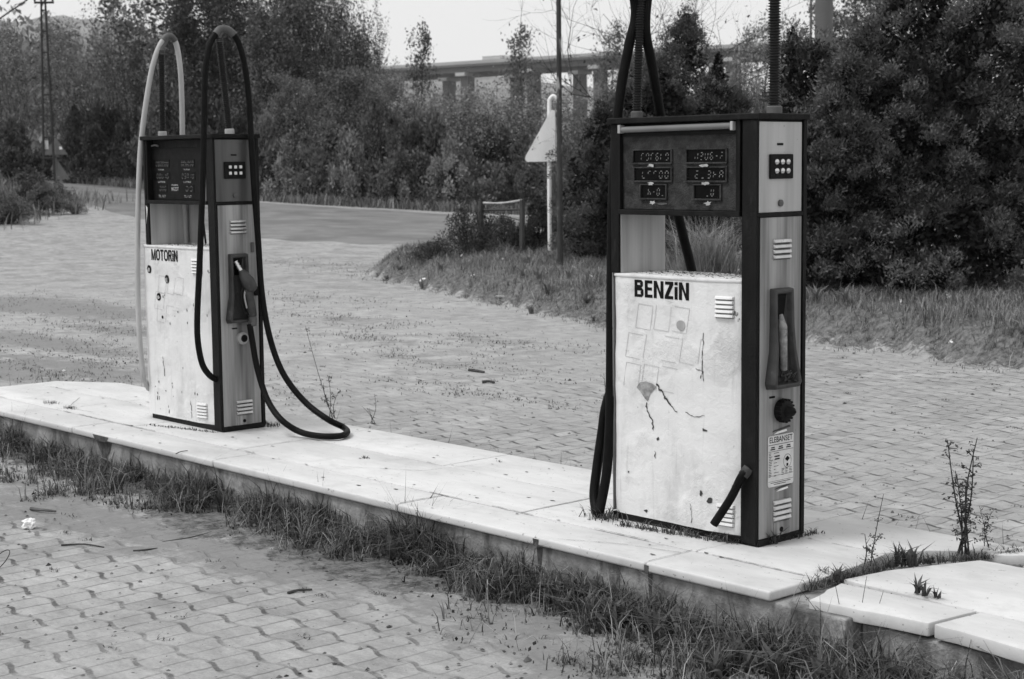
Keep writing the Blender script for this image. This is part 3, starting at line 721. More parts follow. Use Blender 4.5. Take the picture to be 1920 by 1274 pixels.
    # --- nozzle boot: a tapering scoop, wider and deeper at the bottom, hollow in front
    def ring(inset, depth_k):
        prof = [(1.052, 0.076, 0.196, 0.026), (0.90, 0.075, 0.198, 0.030), (0.80, 0.072, 0.202, 0.038), (0.72, 0.056, 0.212, 0.048), (0.67, 0.047, 0.220, 0.052), (0.650, 0.056, 0.212, 0.048)]
        return [(z+(-inset if i == 0 else (inset if i == len(prof)-1 else 0)), a+inset, b-inset, d*depth_k) for i, (z, a, b, d) in enumerate(prof)]
    bo = MB(); o0 = ring(-0.004, 0.0); o1 = ring(0.0, 1.0); i1 = ring(0.016, 0.98); i0 = ring(0.022, 0.10)
    L_ = []
    for rg in (o0, o1, i1, i0):
        P = [(UE+d, a, z) for z, a, b, d in rg]+[(UE+d, b, z) for z, a, b, d in reversed(rg)]; L_.append(P)
    k = len(L_[0]); vs = [p for P in L_ for p in P]
    fs = [(a*k+i, a*k+(i+1) % k, (a+1)*k+(i+1) % k, (a+1)*k+i) for a in range(3) for i in range(k)]+[tuple(3*k+i for i in range(k))]
    bo.add(vs, fs); boot = bo.build('nozzle_boot', M['grey_plastic'], lo, bevel=0.0035, smooth=True)
    sl = MB(); sl.plate([(UE+0.0075, 0.108, 1.03), (UE+0.0075, 0.108, 0.93), (UE+0.0075, 0.15, 0.93), (UE+0.0075, 0.165, 1.03)], (1, 0, 0), 0.0015); sl.build('boot_slot', M['void'], lo)
    if not left:
        sl = MB(); sl.tube([(UE+0.012, 0.128, 0.95), (UE+0.02, 0.13, 0.90), (UE+0.02, 0.135, 0.80), (UE+0.016, 0.145, 0.72)], [0.008, 0.019, 0.017, 0.014], 12); sl.build('boot_liner', M['bare_metal'], lo, smooth=True)
        rr2 = random.Random(3); nb = MB()
        for k in range(24):
            c = np.array([UE+0.015+rr2.random()*0.025, 0.12+rr2.random()*0.07, 0.675+rr2.random()*0.03]); nb.tube([c, c+np.array([rr2.uniform(-.02,.02), rr2.uniform(-.03,.03), rr2.uniform(-.005,.02)])], 0.0035, 5)
        nb.build('dead_leaves', M['twig'], lo)['kind'] = 'stuff'
    else:
        # small latch and dark bracket at the right of the boot
        MB().box(UE, UE+0.012, 0.245, 0.272, 0.80, 0.855).build('latch', M['black'], lo, bevel=0.003)
        MB().box(UE, UE+0.010, 0.232, 0.252, 1.06, 1.12).build('latch', M['galv_dark'], lo, bevel=0.003)
    # --- knob
    kz = 0.552; kv = 0.150
    kb = MB()
    if left: kb.tube([(UE, kv, kz), (UE+0.02, kv, kz), (UE+0.022, kv, kz)], [0.038, 0.036, 0.028], 20)
    else:
        for a in range(2): kb.tube([(UE, kv, kz), (UE+0.012, kv, kz), (UE+0.03, kv, kz), (UE+0.034, kv, kz)], [0.048, 0.047, 0.043, 0.034], 22) if a == 0 else None
        for a in range(16):
            w = 2*PI*a/16; kb.box(UE+0.006, UE+0.032, kv+0.046*math.cos(w)-0.004, kv+0.046*math.cos(w)+0.004, kz+0.046*math.sin(w)-0.004, kz+0.046*math.sin(w)+0.004)
    kn = kb.build('round_knob', M['galv'] if left else M['black'], lo, smooth=True)
    k2 = MB()
    if left: k2.tube([(UE+0.022, kv+0.004, kz), (UE+0.026, kv+0.004, kz)], 0.022, 16)
    else: k2.tube([(UE+0.03, kv, kz), (UE+0.062, kv, kz), (UE+0.075, kv, kz)], [0.024, 0.018, 0.004], 14)
    k2.build('knob_cap', M['black'], lo, smooth=True)
    if left:
        MB().box(UE, UE+0.003, 0.085, 0.12, 0.61, 0.617).build('slot_mark', M['ink'], lo)
    else:
        MB().box(UE, UE+0.003, 0.072, 0.105, 0.608, 0.616).build('slot_mark', M['ink'], lo)
        # licence sticker with print
        q = [(0.063, 0.446), (0.069, 0.452), (0.223, 0.452), (0.229, 0.446), (0.229, 0.248), (0.223, 0.240), (0.069, 0.240), (0.063, 0.248)]
        sk = MB(); sk.plate([(UE+0.001, a, z) for a, z in q], (1, 0, 0), 0.002); sk = sk.build('licence_sticker', M['sticker'], lo)
        UP = UE+0.0034; pr = MB()
        V, Fs = fit_text('ELEBANSET', 0.148, 0.024, bold=0.01); pr.add([(UP+o*0.3, 0.072+x, 0.423+y) for x, y, o in V], Fs)
        def bar(a, b, z, h=0.0022): pr.add([(UP, a, z), (UP, b, z), (UP, b, z+h), (UP, a, z+h)], [(0,1,2,3)])
        bar(0.066, 0.226, 0.413); bar(0.066, 0.226, 0.386, 0.0018); bar(0.066, 0.226, 0.285, 0.0014); bar(0.066, 0.226, 0.262, 0.0014)
        for a, w in ((0.078, 0.03), (0.128, 0.032), (0.18, 0.03)):
            bar(a, a+w, 0.393, 0.005); bar(a+0.004, a+w-0.003, 0.401, 0.005)
        rr3 = random.Random(8)
        for i in range(15):
            z = 0.378-i*0.0068; bar(0.067, 0.067+rr3.uniform(0.012, 0.028), z, 0.0026)
            if i % 2 == 0: bar(0.10, 0.10+rr3.uniform(0.01, 0.034), z, 0.0022)
        bar(0.108, 0.138, 0.362, 0.006); bar(0.108, 0.138, 0.351, 0.006)
        for i in range(5):
            for a in (0.15, 0.175, 0.20): bar(a, a+rr3.uniform(0.01, 0.02), 0.308-i*0.006+rr3.uniform(-.001, .001), 0.0022)
        for i in range(2): bar(0.08+i*0.02, 0.21-i*0.03, 0.255-i*0.007, 0.0026)
        for i in range(20):
            w0, w1 = 2*PI*i/20, 2*PI*(i+0.75)/20; c = (0.188, 0.338)
            pr.add([(UP, c[0]+a*math.cos(w), c[1]+a*1.1*math.sin(w)) for a, w in ((0.024, w0), (0.0265, w0), (0.0265, w1), (0.024, w1))], [(0,1,2,3)])
        pr.add([(UP, 0.188+a, 0.347+b) for a, b in ((-0.016, 0), (0, 0.012), (0.016, 0), (0, -0.012))], [(0,1,2,3)])
        pr.add([(UP, 0.188+a, 0.322+b) for a, b in ((-0.006, -0.006), (0.006, -0.006), (0.006, 0.006), (-0.006, 0.006))], [(0,1,2,3)])
        pr.build('print', M['ink'], lo)
        for (a, z, w, h) in ((0.10, 0.457, 0.085, 0.010), (0.12, 0.217, 0.075, 0.009)):
            s2 = MB(); s2.plate([(UE+0.001, a+x, z+y) for x, y in ((0, 0), (w*0.5, h*0.2), (w, h*0.6), (w*0.95, h*1.4), (w*0.3, h*0.9))], (1, 0, 0), 0.0025); s2.build('paper_scrap', M['scrap'], lo)
            s2 = MB(); s2.plate([(UE+0.0008, a+x-0.01, z+y+h) for x, y in ((0, 0), (w*1.4, h), (w*1.35, h*1.9), (w*0.2, h*0.7))], (1, 0, 0), 0.001); s2.build('glue_mark', M['rust'], lo)
    # --- far column
    fp = MB(); fp.box(-0.008, 0.040, 0.082, PD, 0.012, 1.074); fp.box(-0.008, 0.040, 0.002, PD, 1.0915, 1.735); fp.build('corner_post', M['dark'], root, bevel=0.004)
    ip = MB(); ip.box(0.040, 0.0445, 0.012, PD-0.006, 1.09, 1.348); ip.build('inner_panel', M['inner'], root, bevel=0.001)
    MB().box(-0.0125, -0.008, 0.012, 0.288, 0.032, 1.344).build('lower_end_panel', M['silver'], root, bevel=0.0015)
    MB().box(-0.0125, -0.008, 0.012, 0.288, 1.364, 1.726).build('upper_end_panel', ups, root, bevel=0.0015)
    if left:
        bk = MB(); bk.plate([(0.046, 0.282, 1.092), (0.215, 0.282, 1.092), (0.175, 0.282, 1.347), (0.046, 0.282, 1.347)], (0, -1, 0), 0.003); bk.build('back_plate', M['inner'], root)
        bk = MB(); bk.plate([(0.222, 0.290, 1.092), (0.237, 0.290, 1.092), (0.197, 0.290, 1.347), (0.182, 0.290, 1.347)], (0, -1, 0), 0.006); bk.build('back_plate', M['dark'], root)
        t = MB(); t.plate([(0.012, -0.001, 1.22), (0.03, -0.001, 1.29), (0.034, -0.001, 1.32), (0.014, -0.001, 1.335), (0.02, -0.001, 1.28)], (0, -1, 0), 0.001); t.build('paper_scrap', M['sticker'], root)
    # --- head housing
    hv = 0.040 if left else 0.018         # depth of the display face behind the front
    hd = MB(); hd.box(0.012 if left else 0.040, 0.722, hv+0.008, PD, 1.352, 1.735); head = hd.build('head_housing', M['dark'], root, bevel=0.003)
    MB().box(0.012 if left else 0.040, 0.722, -0.004, hv+0.008, 1.346, 1.368).build('lower_rail', M['dark'], root, bevel=0.003)
    MB().box(0.012 if left else 0.040, 0.022 if left else 0.052, -0.002, hv+0.008, 1.368, 1.735).build('side_rail', M['dark'], root, bevel=0.002)
    MB().box(0.700, 0.722, -0.002, hv+0.008, 1.368, 1.735).build('side_rail', M['galv_dark'] if left else M['dark'], root, bevel=0.002)
    cap = MB(); cap.box(-0.016, PU+0.012, -0.014, PD+0.012, 1.735, 1.76); cap.build('top_cap', M['dark'], root, bevel=0.004)
    dp = MB(); dp.box(0.022 if left else 0.052, 0.700, hv, hv+0.0075, 1.369, 1.70 if not left else 1.685); dpo = dp.build('display_panel', M['black'] if left else M['dark_panel'], root, bevel=0.002)
    if not left:
        t = MB(); t.tube([(0.055, -0.002, 1.709), (0.695, -0.002, 1.713)], 0.0135, 14); tb = t.build('lamp_tube', M['tube'], root, smooth=True)
        for a in (0.053, 0.682): MB().box(a, a+0.014, -0.018, 0.014, 1.694, 1.730).build('tube_clip', M['galv'], root, bevel=0.002)
        MB().box(0.055, 0.70, 0.010, 0.018, 1.680, 1.697).build('tube_shadow_strip', M['black'], root)  # black strip standing in for the shadow below the lamp tube
    else:
        t = MB(); t.tube([(0.075, 0.02, 1.70), (0.11, 0.02, 1.705), (0.16, 0.015, 1.698)], 0.006, 6); t.build('lamp_socket', M['galv_dark'], root)
    wins = [(0.119, 0.335, 1.568, 1.619), (0.425, 0.636, 1.568, 1.619), (0.125, 0.335, 1.492, 1.544), (0.425, 0.636, 1.492, 1.544), (0.163, 0.305, 1.418, 1.472), (0.466, 0.605, 1.418, 1.472)]
    digs = ['000000', '000042', '00000', '20000', 'h-0', '_00'] if not left else ['000000', '006000', '00010', '05010', '000', '00']
    if not left: digs = ['c0c6c0', 'u3u8-2', '0cc00', '2_3hA', 'h-0_', ' _u_']
    if left:   # the recessed face is seen past its left frame, so its windows sit further right on it
        wins = [(0.047, 0.245, 1.565, 1.616), (0.348, 0.535, 1.565, 1.616), (0.05, 0.246, 1.49, 1.541), (0.35, 0.537, 1.49, 1.541), (0.085, 0.21, 1.415, 1.464), (0.388, 0.52, 1.415, 1.464)]
    for (a, b, c, d_), s_ in zip(wins, digs):
        w = MB(); w.box(a, b, hv-0.002, hv-0.0004, c, d_); wo = w.build('display_window', M['void'], dpo)
        fr = MB(); e = 0.008
        if not left:
            fr.box(a-e, b+e, hv-0.010, hv-0.0003, c-e, c); fr.box(a-e, b+e, hv-0.008, hv-0.0003, d_, d_+e*0.7)
            fr.box(a-e, a, hv-0.009, hv-0.0003, c, d_); fr.box(b, b+e, hv-0.009, hv-0.0003, c, d_)
            fr.build('window_frame', M['dark_panel'], dpo, bevel=0.002)
        dg = MB(); h = (d_-c)*0.56; w_ = (b-a)*(0.78 if len(s_) > 4 else 0.72)
        digits(dg, s_, a+(b-a)*0.95-w_, c+(d_-c)*0.2, w_, h, hv-0.0026, 0.0042 if left else 0.0036); dg.build('digits', M['digit'], dpo)
    if not left:
        for i, (u, z, a, b) in enumerate([(0.225, 1.556, 0.02, 0.006), (0.53, 1.555, 0.024, 0.007), (0.225, 1.479, 0.016, 0.005), (0.53, 1.481, 0.018, 0.007), (0.235, 1.398, 0.02, 0.009), (0.545, 1.399, 0.016, 0.009)]):
            p = MB(); p.plate([(x, hv-0.0105, y) for x, y in blob(u, z, a, b, 12, 0.5, i+3)], (0, -1, 0), 0.0012); p.build('label_remnant', M['inner'], dpo)
        p = MB(); p.plate([(x, hv-0.001, y) for x, y in blob(0.275, 1.393, 0.03, 0.006, 12, 0.6, 19)], (0, -1, 0), 0.0012); p.build('label_remnant', M['galv_dark'], dpo)
    else:
        for s_, u, z, w, h in (('TUTAR', 0.11, 1.549, 0.07, 0.009), ('TUTAR', 0.41, 1.549, 0.07, 0.009), ('LITRE', 0.105, 1.474, 0.085, 0.010), ('LITRE', 0.405, 1.474, 0.085, 0.010), ('TL / LT', 0.105, 1.385, 0.085, 0.015), ('TL / LT', 0.405, 1.385, 0.085, 0.015), ('POMPA', 0.265, 1.455, 0.075, 0.010), ('MAZOT', 0.262, 1.425, 0.082, 0.024)):
            V, Fs = fit_text(s_, w, h, bold=0.012); p = MB(); p.add([(u+x, hv-0.0012-o, z+y) for x, y, o in V], Fs); p.build('label_text', M['inner'], dpo)
    # --- hose arms (ribbed springs), saddles and hoses
    def loc_x(q, u): P = on_x(q, loc[0]+u); return P-np.array(loc)
    def loc_y(q, v): P = on_y(q, loc[1]+v); return P-np.array(loc)
    def arm(base, top, rad):
        n = int(np.linalg.norm(np.array(top)-np.array(base))/0.011); P = []; Rr = []
        for i in range(n*4+1):
            w = i/(n*4); P.append(np.array(base)*(1-w)+np.array(top)*w); Rr.append(rad*(1.0 if i % 4 in (1, 2) else 0.72))
        m = MB(); m.tube(P, Rr, 14); a = m.build('hose_arm', M['arm'], root, smooth=True)
        m = MB(); b0 = np.array(base); m.tube([b0-[0,0,0.012], b0+[0,0,0.022], b0+[0,0,0.026]], [rad*1.25, rad*1.25, rad*1.0], 14); m.build('arm_socket', M['galv'] if left else M['galv_dark'], root, smooth=True)
    def saddle(path, armtop, rad):
        P = smooth_path(path, 6); zt = max(p[2] for p in P); k = [i for i, p in enumerate(P) if p[2] > zt-0.04 and p[2] > 1.9]
        Q = P[k[0]:k[-1]+1]; m = MB(); m.tube(Q, rad*1.22, 14)
        top = max(Q, key=lambda p: p[2]); a = np.array(armtop)
        m.tube([a-[0,0,0.03], a+[0,0,0.01], top-[0,0,0.005]], [0.021, 0.017, 0.012], 10)
        m.tube([top+[0,0,0.012], top+[0,0,0.027]], [0.012, 0.008], 8)
        m.build('hose_saddle', M['galv_dark'] if left else M['black'], root, smooth=True)
    def hose(pts, rad, mat, n=6):
        m = MB(); m.tube(smooth_path(pts, n), rad, 12); return m.build('hose', mat, root, smooth=True)
    if left:
        arm((0.778, 0.135, 1.765), (0.772, 0.085, 2.32), 0.023)
        arm((0.035, 0.120, 1.765), (0.040, 0.130, 2.29), 0.022)
        r_root = [loc_x(q, u) for q, u in (((405,712),.775),((392,703),.79),((379,682),.80),((371,640),.80),((370,590),.80),((374,500),.80),((378,400),.80),((381,300),.80),((383,200),.79),((385,130),.785),((394,82),.78),((408,60),.775),((416,55),.772))]
        r_noz = [loc_x(q, u) for q, u in (((430,58),.775),((446,78),.785),((458,120),.80),((466,180),.83),((471,260),.86),((477,360),.88),((484,450),.89),((490,540),.90))]
        fl = [on_z(q, z)-np.array(loc) for q, z in (((501,612),.55),((518,672),.42),((541,717),.31),((576,758),.20),((615,787),.09),((643,801),.035),((651,811),.024),((636,818),.024),((600,818),.024),((562,810),.035),((528,788),.10))]
        fl[0] = loc_x((501,612), .93); fl[1] = loc_x((518,672), 0.98); fl[2] = loc_x((541,717), 1.06); fl[3] = loc_x((576,758), 1.18)
        back = [loc_x(q, u) for q, u in (((505,757),1.06),((491,722),.98),((481,685),.93),((474,645),.90))]
        noz_in = loc_x((468, 608), 0.885)
        hose(r_root+r_noz+fl+back+[noz_in], 0.0185, M['rubber'])
        saddle(r_root+r_noz, (0.772, 0.085, 2.32), 0.0185)
        l_noz = [loc_x(q, u) for q, u in (((268,700),-.03),((263,650),-.05),((259,570),-.06),((258,480),-.06),((259,390),-.06),((262,300),-.05),((267,245),-.03),((275,185),.0),((286,125),.02),((300,85),.035),((316,68),.04))]
        l_root = [loc_x(q, u) for q, u in (((330,82),.04),((338,130),.04),((341,190),.04),((342,255),.045),((343,330),.045))]
        e = l_root[-1]; l_root += [e+np.array([0, 0.01, -0.5]), e+np.array([0, 0.0, -1.0])]
        s0 = l_noz[0]; pre = [np.array([-0.04, 0.15, 0.75]), s0+np.array([-0.05, 0.10, -0.08]), s0+np.array([-0.03, 0.03, -0.06])]
        hose(pre+l_noz+l_root, 0.0165, M['rubber_grey'])
        saddle(l_noz+l_root, (0.040, 0.130, 2.29), 0.0165)
        # --- nozzle resting in the boot
        def E(o, v, z): return np.array([UE+o, v, z])
        m = MB(); m.tube([E(.018,.112,1.012), E(.028,.122,.985), E(.042,.135,.952)], [0.010, 0.0115, 0.013], 10)
        for k in range(3):
            c = E(.018,.112,1.012)*(1-k/4)+E(.042,.135,.952)*(k/4); d = np.array([.024,.023,-.06])*0.06; m.tube([c, c+d], 0.0145, 10)
        nz_ = m.build('nozzle', M['chrome'], root, smooth=True)
        m = MB(); m.tube([E(.042,.135,.958), E(.055,.145,.93), E(.066,.160,.895), E(.074,.175,.86), E(.078,.182,.842), E(.078,.184,.832)], [0.018, 0.031, 0.041, 0.041, 0.032, 0.014], 12)
        m.build('nozzle_body', M['grey_plastic'], nz_, smooth=True)
        m = MB(); m.tube(smooth_path([E(.060,.155,.885), E(.062,.165,.83), E(.064,.178,.76), E(.066,.186,.70), E(.066,.188,.685)], 3), [0.024, 0.026]+[0.027]*9+[0.025, 0.025], 12); m.build('nozzle_grip', M['grey_plastic'], nz_, smooth=True)
        m = MB(); m.tube(smooth_path([E(.062,.140,.87), E(.066,.118,.83), E(.066,.116,.76), E(.066,.135,.708), E(.066,.172,.70)], 4), 0.0065, 8); m.build('trigger_guard', M['black'], nz_, smooth=True)
        m = MB(); m.tube(smooth_path([E(.064,.150,.855), E(.068,.134,.81), E(.066,.150,.735)], 4), 0.005, 8); m.build('trigger', M['galv'], nz_, smooth=True)
        m = MB(); m.tube([E(.066,.188,.690), E(.066,.189,.676), E(.066,.189,.674), E(.066,.190,.640), np.array(noz_in)], [0.022, 0.022, 0.026, 0.024, 0.021], 14); m.build('swivel', M['galv_dark'], nz_, smooth=True)
    else:
        arm((0.774, 0.150, 1.765), (0.772, 0.148, 2.46), 0.0255)
        arm((0.030, 0.128, 1.765), (0.050, 0.140, 2.46), 0.0215)
        top = np.array([0.05, 0.14, 2.52])
        root_l = [loc_x(q, u) for q, u in (((1222,120),.045),((1238,215),.045),((1255,310),.045),((1271,400),.05),((1284,455),.05),((1296,503),.055),((1306,560),.055))]
        e = root_l[-1]; root_l += [e+np.array([0, 0.0, -0.35]), e+np.array([0, -0.02, -0.6])]
        noz_l = [loc_x(q, u) for q, u in (((1181,78),.005),((1167,150),-.02),((1158,220),-.03),((1152,300),-.03),((1148,400),-.03),((1146,550),-.03),((1145,700),-.03),((1143,800),-.03),((1138,880),-.035),((1129,935),-.045))]
        bot = on_z((1121, 962), 0.022)-np.array(loc)
        loop = [bot, loc_x((1114,930), -0.10), loc_x((1119,880), -0.11), loc_x((1129,810), -0.10), loc_x((1138,755), -0.08), np.array([-0.05, 0.12, 0.70]), np.array([-0.045, 0.15, 0.76])]
        hose(root_l[::-1]+[loc_x((1210,45),.048), np.array([0.05,0.20,2.46]), top+np.array([0,0.0,0.03]), np.array([0.045,0.06,2.46]), loc_x((1192,20),.025)]+noz_l+loop, 0.0222, M['rubber'])
        saddle([np.array([0.05,0.20,2.46]), top+np.array([0,0.0,0.03]), np.array([0.045,0.06,2.46])], (0.05, 0.14, 2.46), 0.0195)
        saddle([np.array([0.772,0.21,2.46]), np.array([0.772,0.148,2.55]), np.array([0.772,0.08,2.46])], (0.772, 0.148, 2.46), 0.0195)
        # cut-off stub of the missing hose
        a = loc_x((1401,884), 0.775); b = loc_y((1338,984), -0.075); a = loc_y((1401,884), -0.012)
        m = MB(); m.tube(smooth_path([a+np.array([0.0,0.012,0.008]), a+np.array([-0.012,-0.02,-0.02]), a*0.5+b*0.5+np.array([0,0.004,0]), b], 5), 0.0175, 14); m.build('hose_stub', M['rubber'], root, smooth=True)
        m = MB(); m.tube([a+np.array([0.002,0.008,0.012]), a+np.array([-0.012,-0.012,-0.018])], 0.023, 12); m.build('stub_clamp', M['rust'], root, smooth=True)
    return root

XRc, YRc, XLc, YLc = -4.2115, 5.1418, -8.29936, 5.18101
p_right = make_pump((XRc-PU, YRc, 0.0), False)
tag(p_right, 'weathered petrol pump reading BENZiN, empty nozzle boot and straight black hose arms', 'fuel pump', 'fuel pumps on the island')
p_left = make_pump((XLc-PU, YLc, 0.0), True)
tag(p_left, 'weathered diesel pump reading MOTORiN with its nozzle and long black hose loop', 'fuel pump', 'fuel pumps on the island')

# ------------------------------------------------------------------ vegetation helpers
def unit(a): return a/(np.linalg.norm(a, axis=-1, keepdims=True)+1e-9)
def leaf_geo(P, size, aspect=0.5, bias=None, k=0.0, rng=NR):
    """one small pointed quad per point; bias (n,3) pulls the leaf axis"""
    n = len(P); a = rng.normal(size=(n,3))
    if bias is not None: a = unit(a)+k*bias
    a = unit(a); b = unit(np.cross(a, rng.normal(size=(n,3)))); c = np.cross(a, b)
    L = size*rng.uniform(0.6, 1.35, (n,1)); W = L*aspect*0.5
    V = np.stack([P, P+a*L*0.45+b*W+c*L*0.08, P+a*L, P+a*L*0.5-b*W+c*L*0.08], 1).reshape(-1,3)
    return V, np.arange(4*n).reshape(-1,4)
def blade_geo(P, h, w, lean, rng=NR, az=None):
    n = len(P); az = rng.uniform(0, 2*PI, n) if az is None else az
    d = np.stack([np.cos(az), np.sin(az), np.zeros(n)], 1); q = az+PI/2+rng.uniform(-0.5, 0.5, n)
    s = np.stack([np.cos(q), np.sin(q), np.zeros(n)], 1)*(w*0.5)[:,None]
    Z = np.array([[0,0,1.0]]); ln = lean[:,None]; H = h[:,None]
    m = P+Z*H*0.55+d*H*ln*0.28; t = P+Z*H*(1-0.25*ln**2)+d*H*ln
    V = np.stack([P-s, P+s, m-s*0.75, m+s*0.75, t], 1).reshape(-1,3)
    b = (np.arange(n)*5)[:,None]
    Fc = np.concatenate([b+np.array([[0,1,3]]), b+np.array([[0,3,2]]), b+np.array([[2,3,4]])], 1).reshape(-1,3)
    return V, Fc, np.repeat(rng.random(n), 3)

def skeleton(rng, H, n1, start, ang, l1, r0, levels=2, nb=4, upb=0.25, wob=0.12, stem_wob=0.05, seg=5):
    """tapered trunk with limbs; returns (MB wood, tip points, tip directions)"""
    mb = MB(); tips = []; dirs = []
    def grow(p, d, L, r, lv):
        pts = [p.copy()]; n = 4 if lv > 0 else 3
        for i in range(n):
            d = d+np.array([rng.gauss(0,wob), rng.gauss(0,wob), rng.gauss(0,wob)+upb*0.3]); d /= np.linalg.norm(d)
            p = p+d*L/n; pts.append(p.copy())
        mb.tube(pts, [r*(1-0.75*i/n) for i in range(n+1)], seg if lv > 0 else 4, cap=False)
        if lv == 0:
            for q in pts[1:]: tips.append(q); dirs.append(d)
            return
        for k in range(nb):
            i = rng.randint(1, n); q = pts[i]; a = rng.uniform(0, 2*PI); x = np.cross(d, [0.3,0.1,1.0]); x /= np.linalg.norm(x)+1e-9; y = np.cross(d, x)
            th = rng.uniform(0.35, 0.9); e = d*math.cos(th)+(x*math.cos(a)+y*math.sin(a))*math.sin(th); e[2] += upb; e /= np.linalg.norm(e)
            grow(q, e, L*rng.uniform(0.45, 0.7), r*0.5, lv-1)
    p = np.zeros(3); d = np.array([0,0,1.0]); pts = [p.copy()]; N_ = 10
    for i in range(N_):
        d = d+np.array([rng.gauss(0,stem_wob), rng.gauss(0,stem_wob), 0.1]); d /= np.linalg.norm(d); p = p+d*H/N_; pts.append(p.copy())
    mb.tube(pts, [r0*(1-0.88*i/N_) for i in range(N_+1)], 8)
    for k in range(n1):
        f = start+(1-start)*(k+rng.random())/n1; i = min(int(f*N_), N_-1); w = f*N_-i; q = pts[i]*(1-w)+pts[i+1]*w
        a = k*2.4+rng.uniform(-0.5, 0.5); th = ang*rng.uniform(0.8, 1.2)
        e = np.array([math.cos(a)*math.sin(th), math.sin(a)*math.sin(th), math.cos(th)])
        grow(q, e, l1*(1.1-0.65*max(0, (f-start)/(1-start)))*rng.uniform(0.8, 1.15), r0*0.42*(1.05-f), levels-1)
    return mb, np.array(tips), np.array(dirs)

def proto_tree(seed, H=6.0, n1=16, start=0.25, ang=0.9, l1=2.0, r0=0.12, nb=4, leaves=9000, lsize=0.13, spread=0.28, upb=0.25, lv=3, aspect=0.55, wob=0.12, droop=0.0, stem_wob=0.05):
    rng = random.Random(seed); nr = np.random.default_rng(seed)
    wood, tips, dirs = skeleton(rng, H, n1, start, ang, l1, r0, lv, nb, upb, wob, stem_wob)
    idx = nr.integers(0, len(tips), leaves); P = tips[idx]+nr.normal(size=(leaves,3))*spread*np.array([1,1,0.8])
    P[:,2] -= droop*nr.random(leaves)
    V, Fq = leaf_geo(P, lsize, aspect, np.array([[0,0,1.0]])*np.ones((leaves,1)), 0.4, nr)
    cl = nr.random(len(tips))[idx]
    return wood.mesh('trunk', smooth=True), np_mesh('crown', V, Fq, np.clip(0.55*nr.random(leaves)+0.45*cl, 0, 1))

def proto_bush(seed, clusters=70, per=130, lsize=0.10, sig=0.16, rx=1.0, rz=0.9, stems=14, aspect=0.6, up_k=0.5, lo=0.1):
    """lumpy many-stemmed bush of unit radius, base at 0; heaped leaf clusters with gaps between"""
    rng = random.Random(seed); nr = np.random.default_rng(seed); mb = MB(); C = []
    for k in range(clusters):
        a = rng.uniform(0, 2*PI); z = rng.random()**0.8; r = math.sqrt(max(0, 1-z**2.2))*rng.uniform(0.45, 1.0)
        b = 1+0.22*math.sin(3*a+seed)+0.15*math.sin(5*a+2*z)
        C.append((r*math.cos(a)*rx*b, r*math.sin(a)*rx*b, lo+z*rz*2*0.55*(1+0.25*math.sin(2*a+seed*2))))
    C = np.array(C)
    for k in range(stems):
        c = C[rng.randrange(len(C))]; b = np.array([rng.gauss(0,0.12), rng.gauss(0,0.12), 0])
        c = c*np.array([1.12, 1.12, 1.0])+np.array([0, 0, 0.16*rng.random()]); m = b*0.5+c*0.5+np.array([rng.gauss(0,.08), rng.gauss(0,.08), 0.1]); mb.tube(smooth_path([b, m, c], 3), [0.022*(1-0.12*i) for i in range(7)], 5, cap=False)
    idx = nr.integers(0, clusters, clusters*per); s = nr.uniform(0.45, 1.4, clusters)[idx][:,None]
    g = nr.normal(size=(len(idx),3)); g = unit(g)*np.abs(nr.normal(1.0, 0.35, (len(idx),1)))
    P = C[idx]+g*sig*s; P[:,2] = np.abs(P[:,2])
    V, Fq = leaf_geo(P, lsize, aspect, unit(g)+np.array([[0,0,0.5]]), up_k*2, nr)
    return mb.mesh('stems', smooth=True), np_mesh('foliage', V, Fq, np.clip(0.5*nr.random(len(idx))**1.4+0.5*nr.random(clusters)[idx], 0, 1))

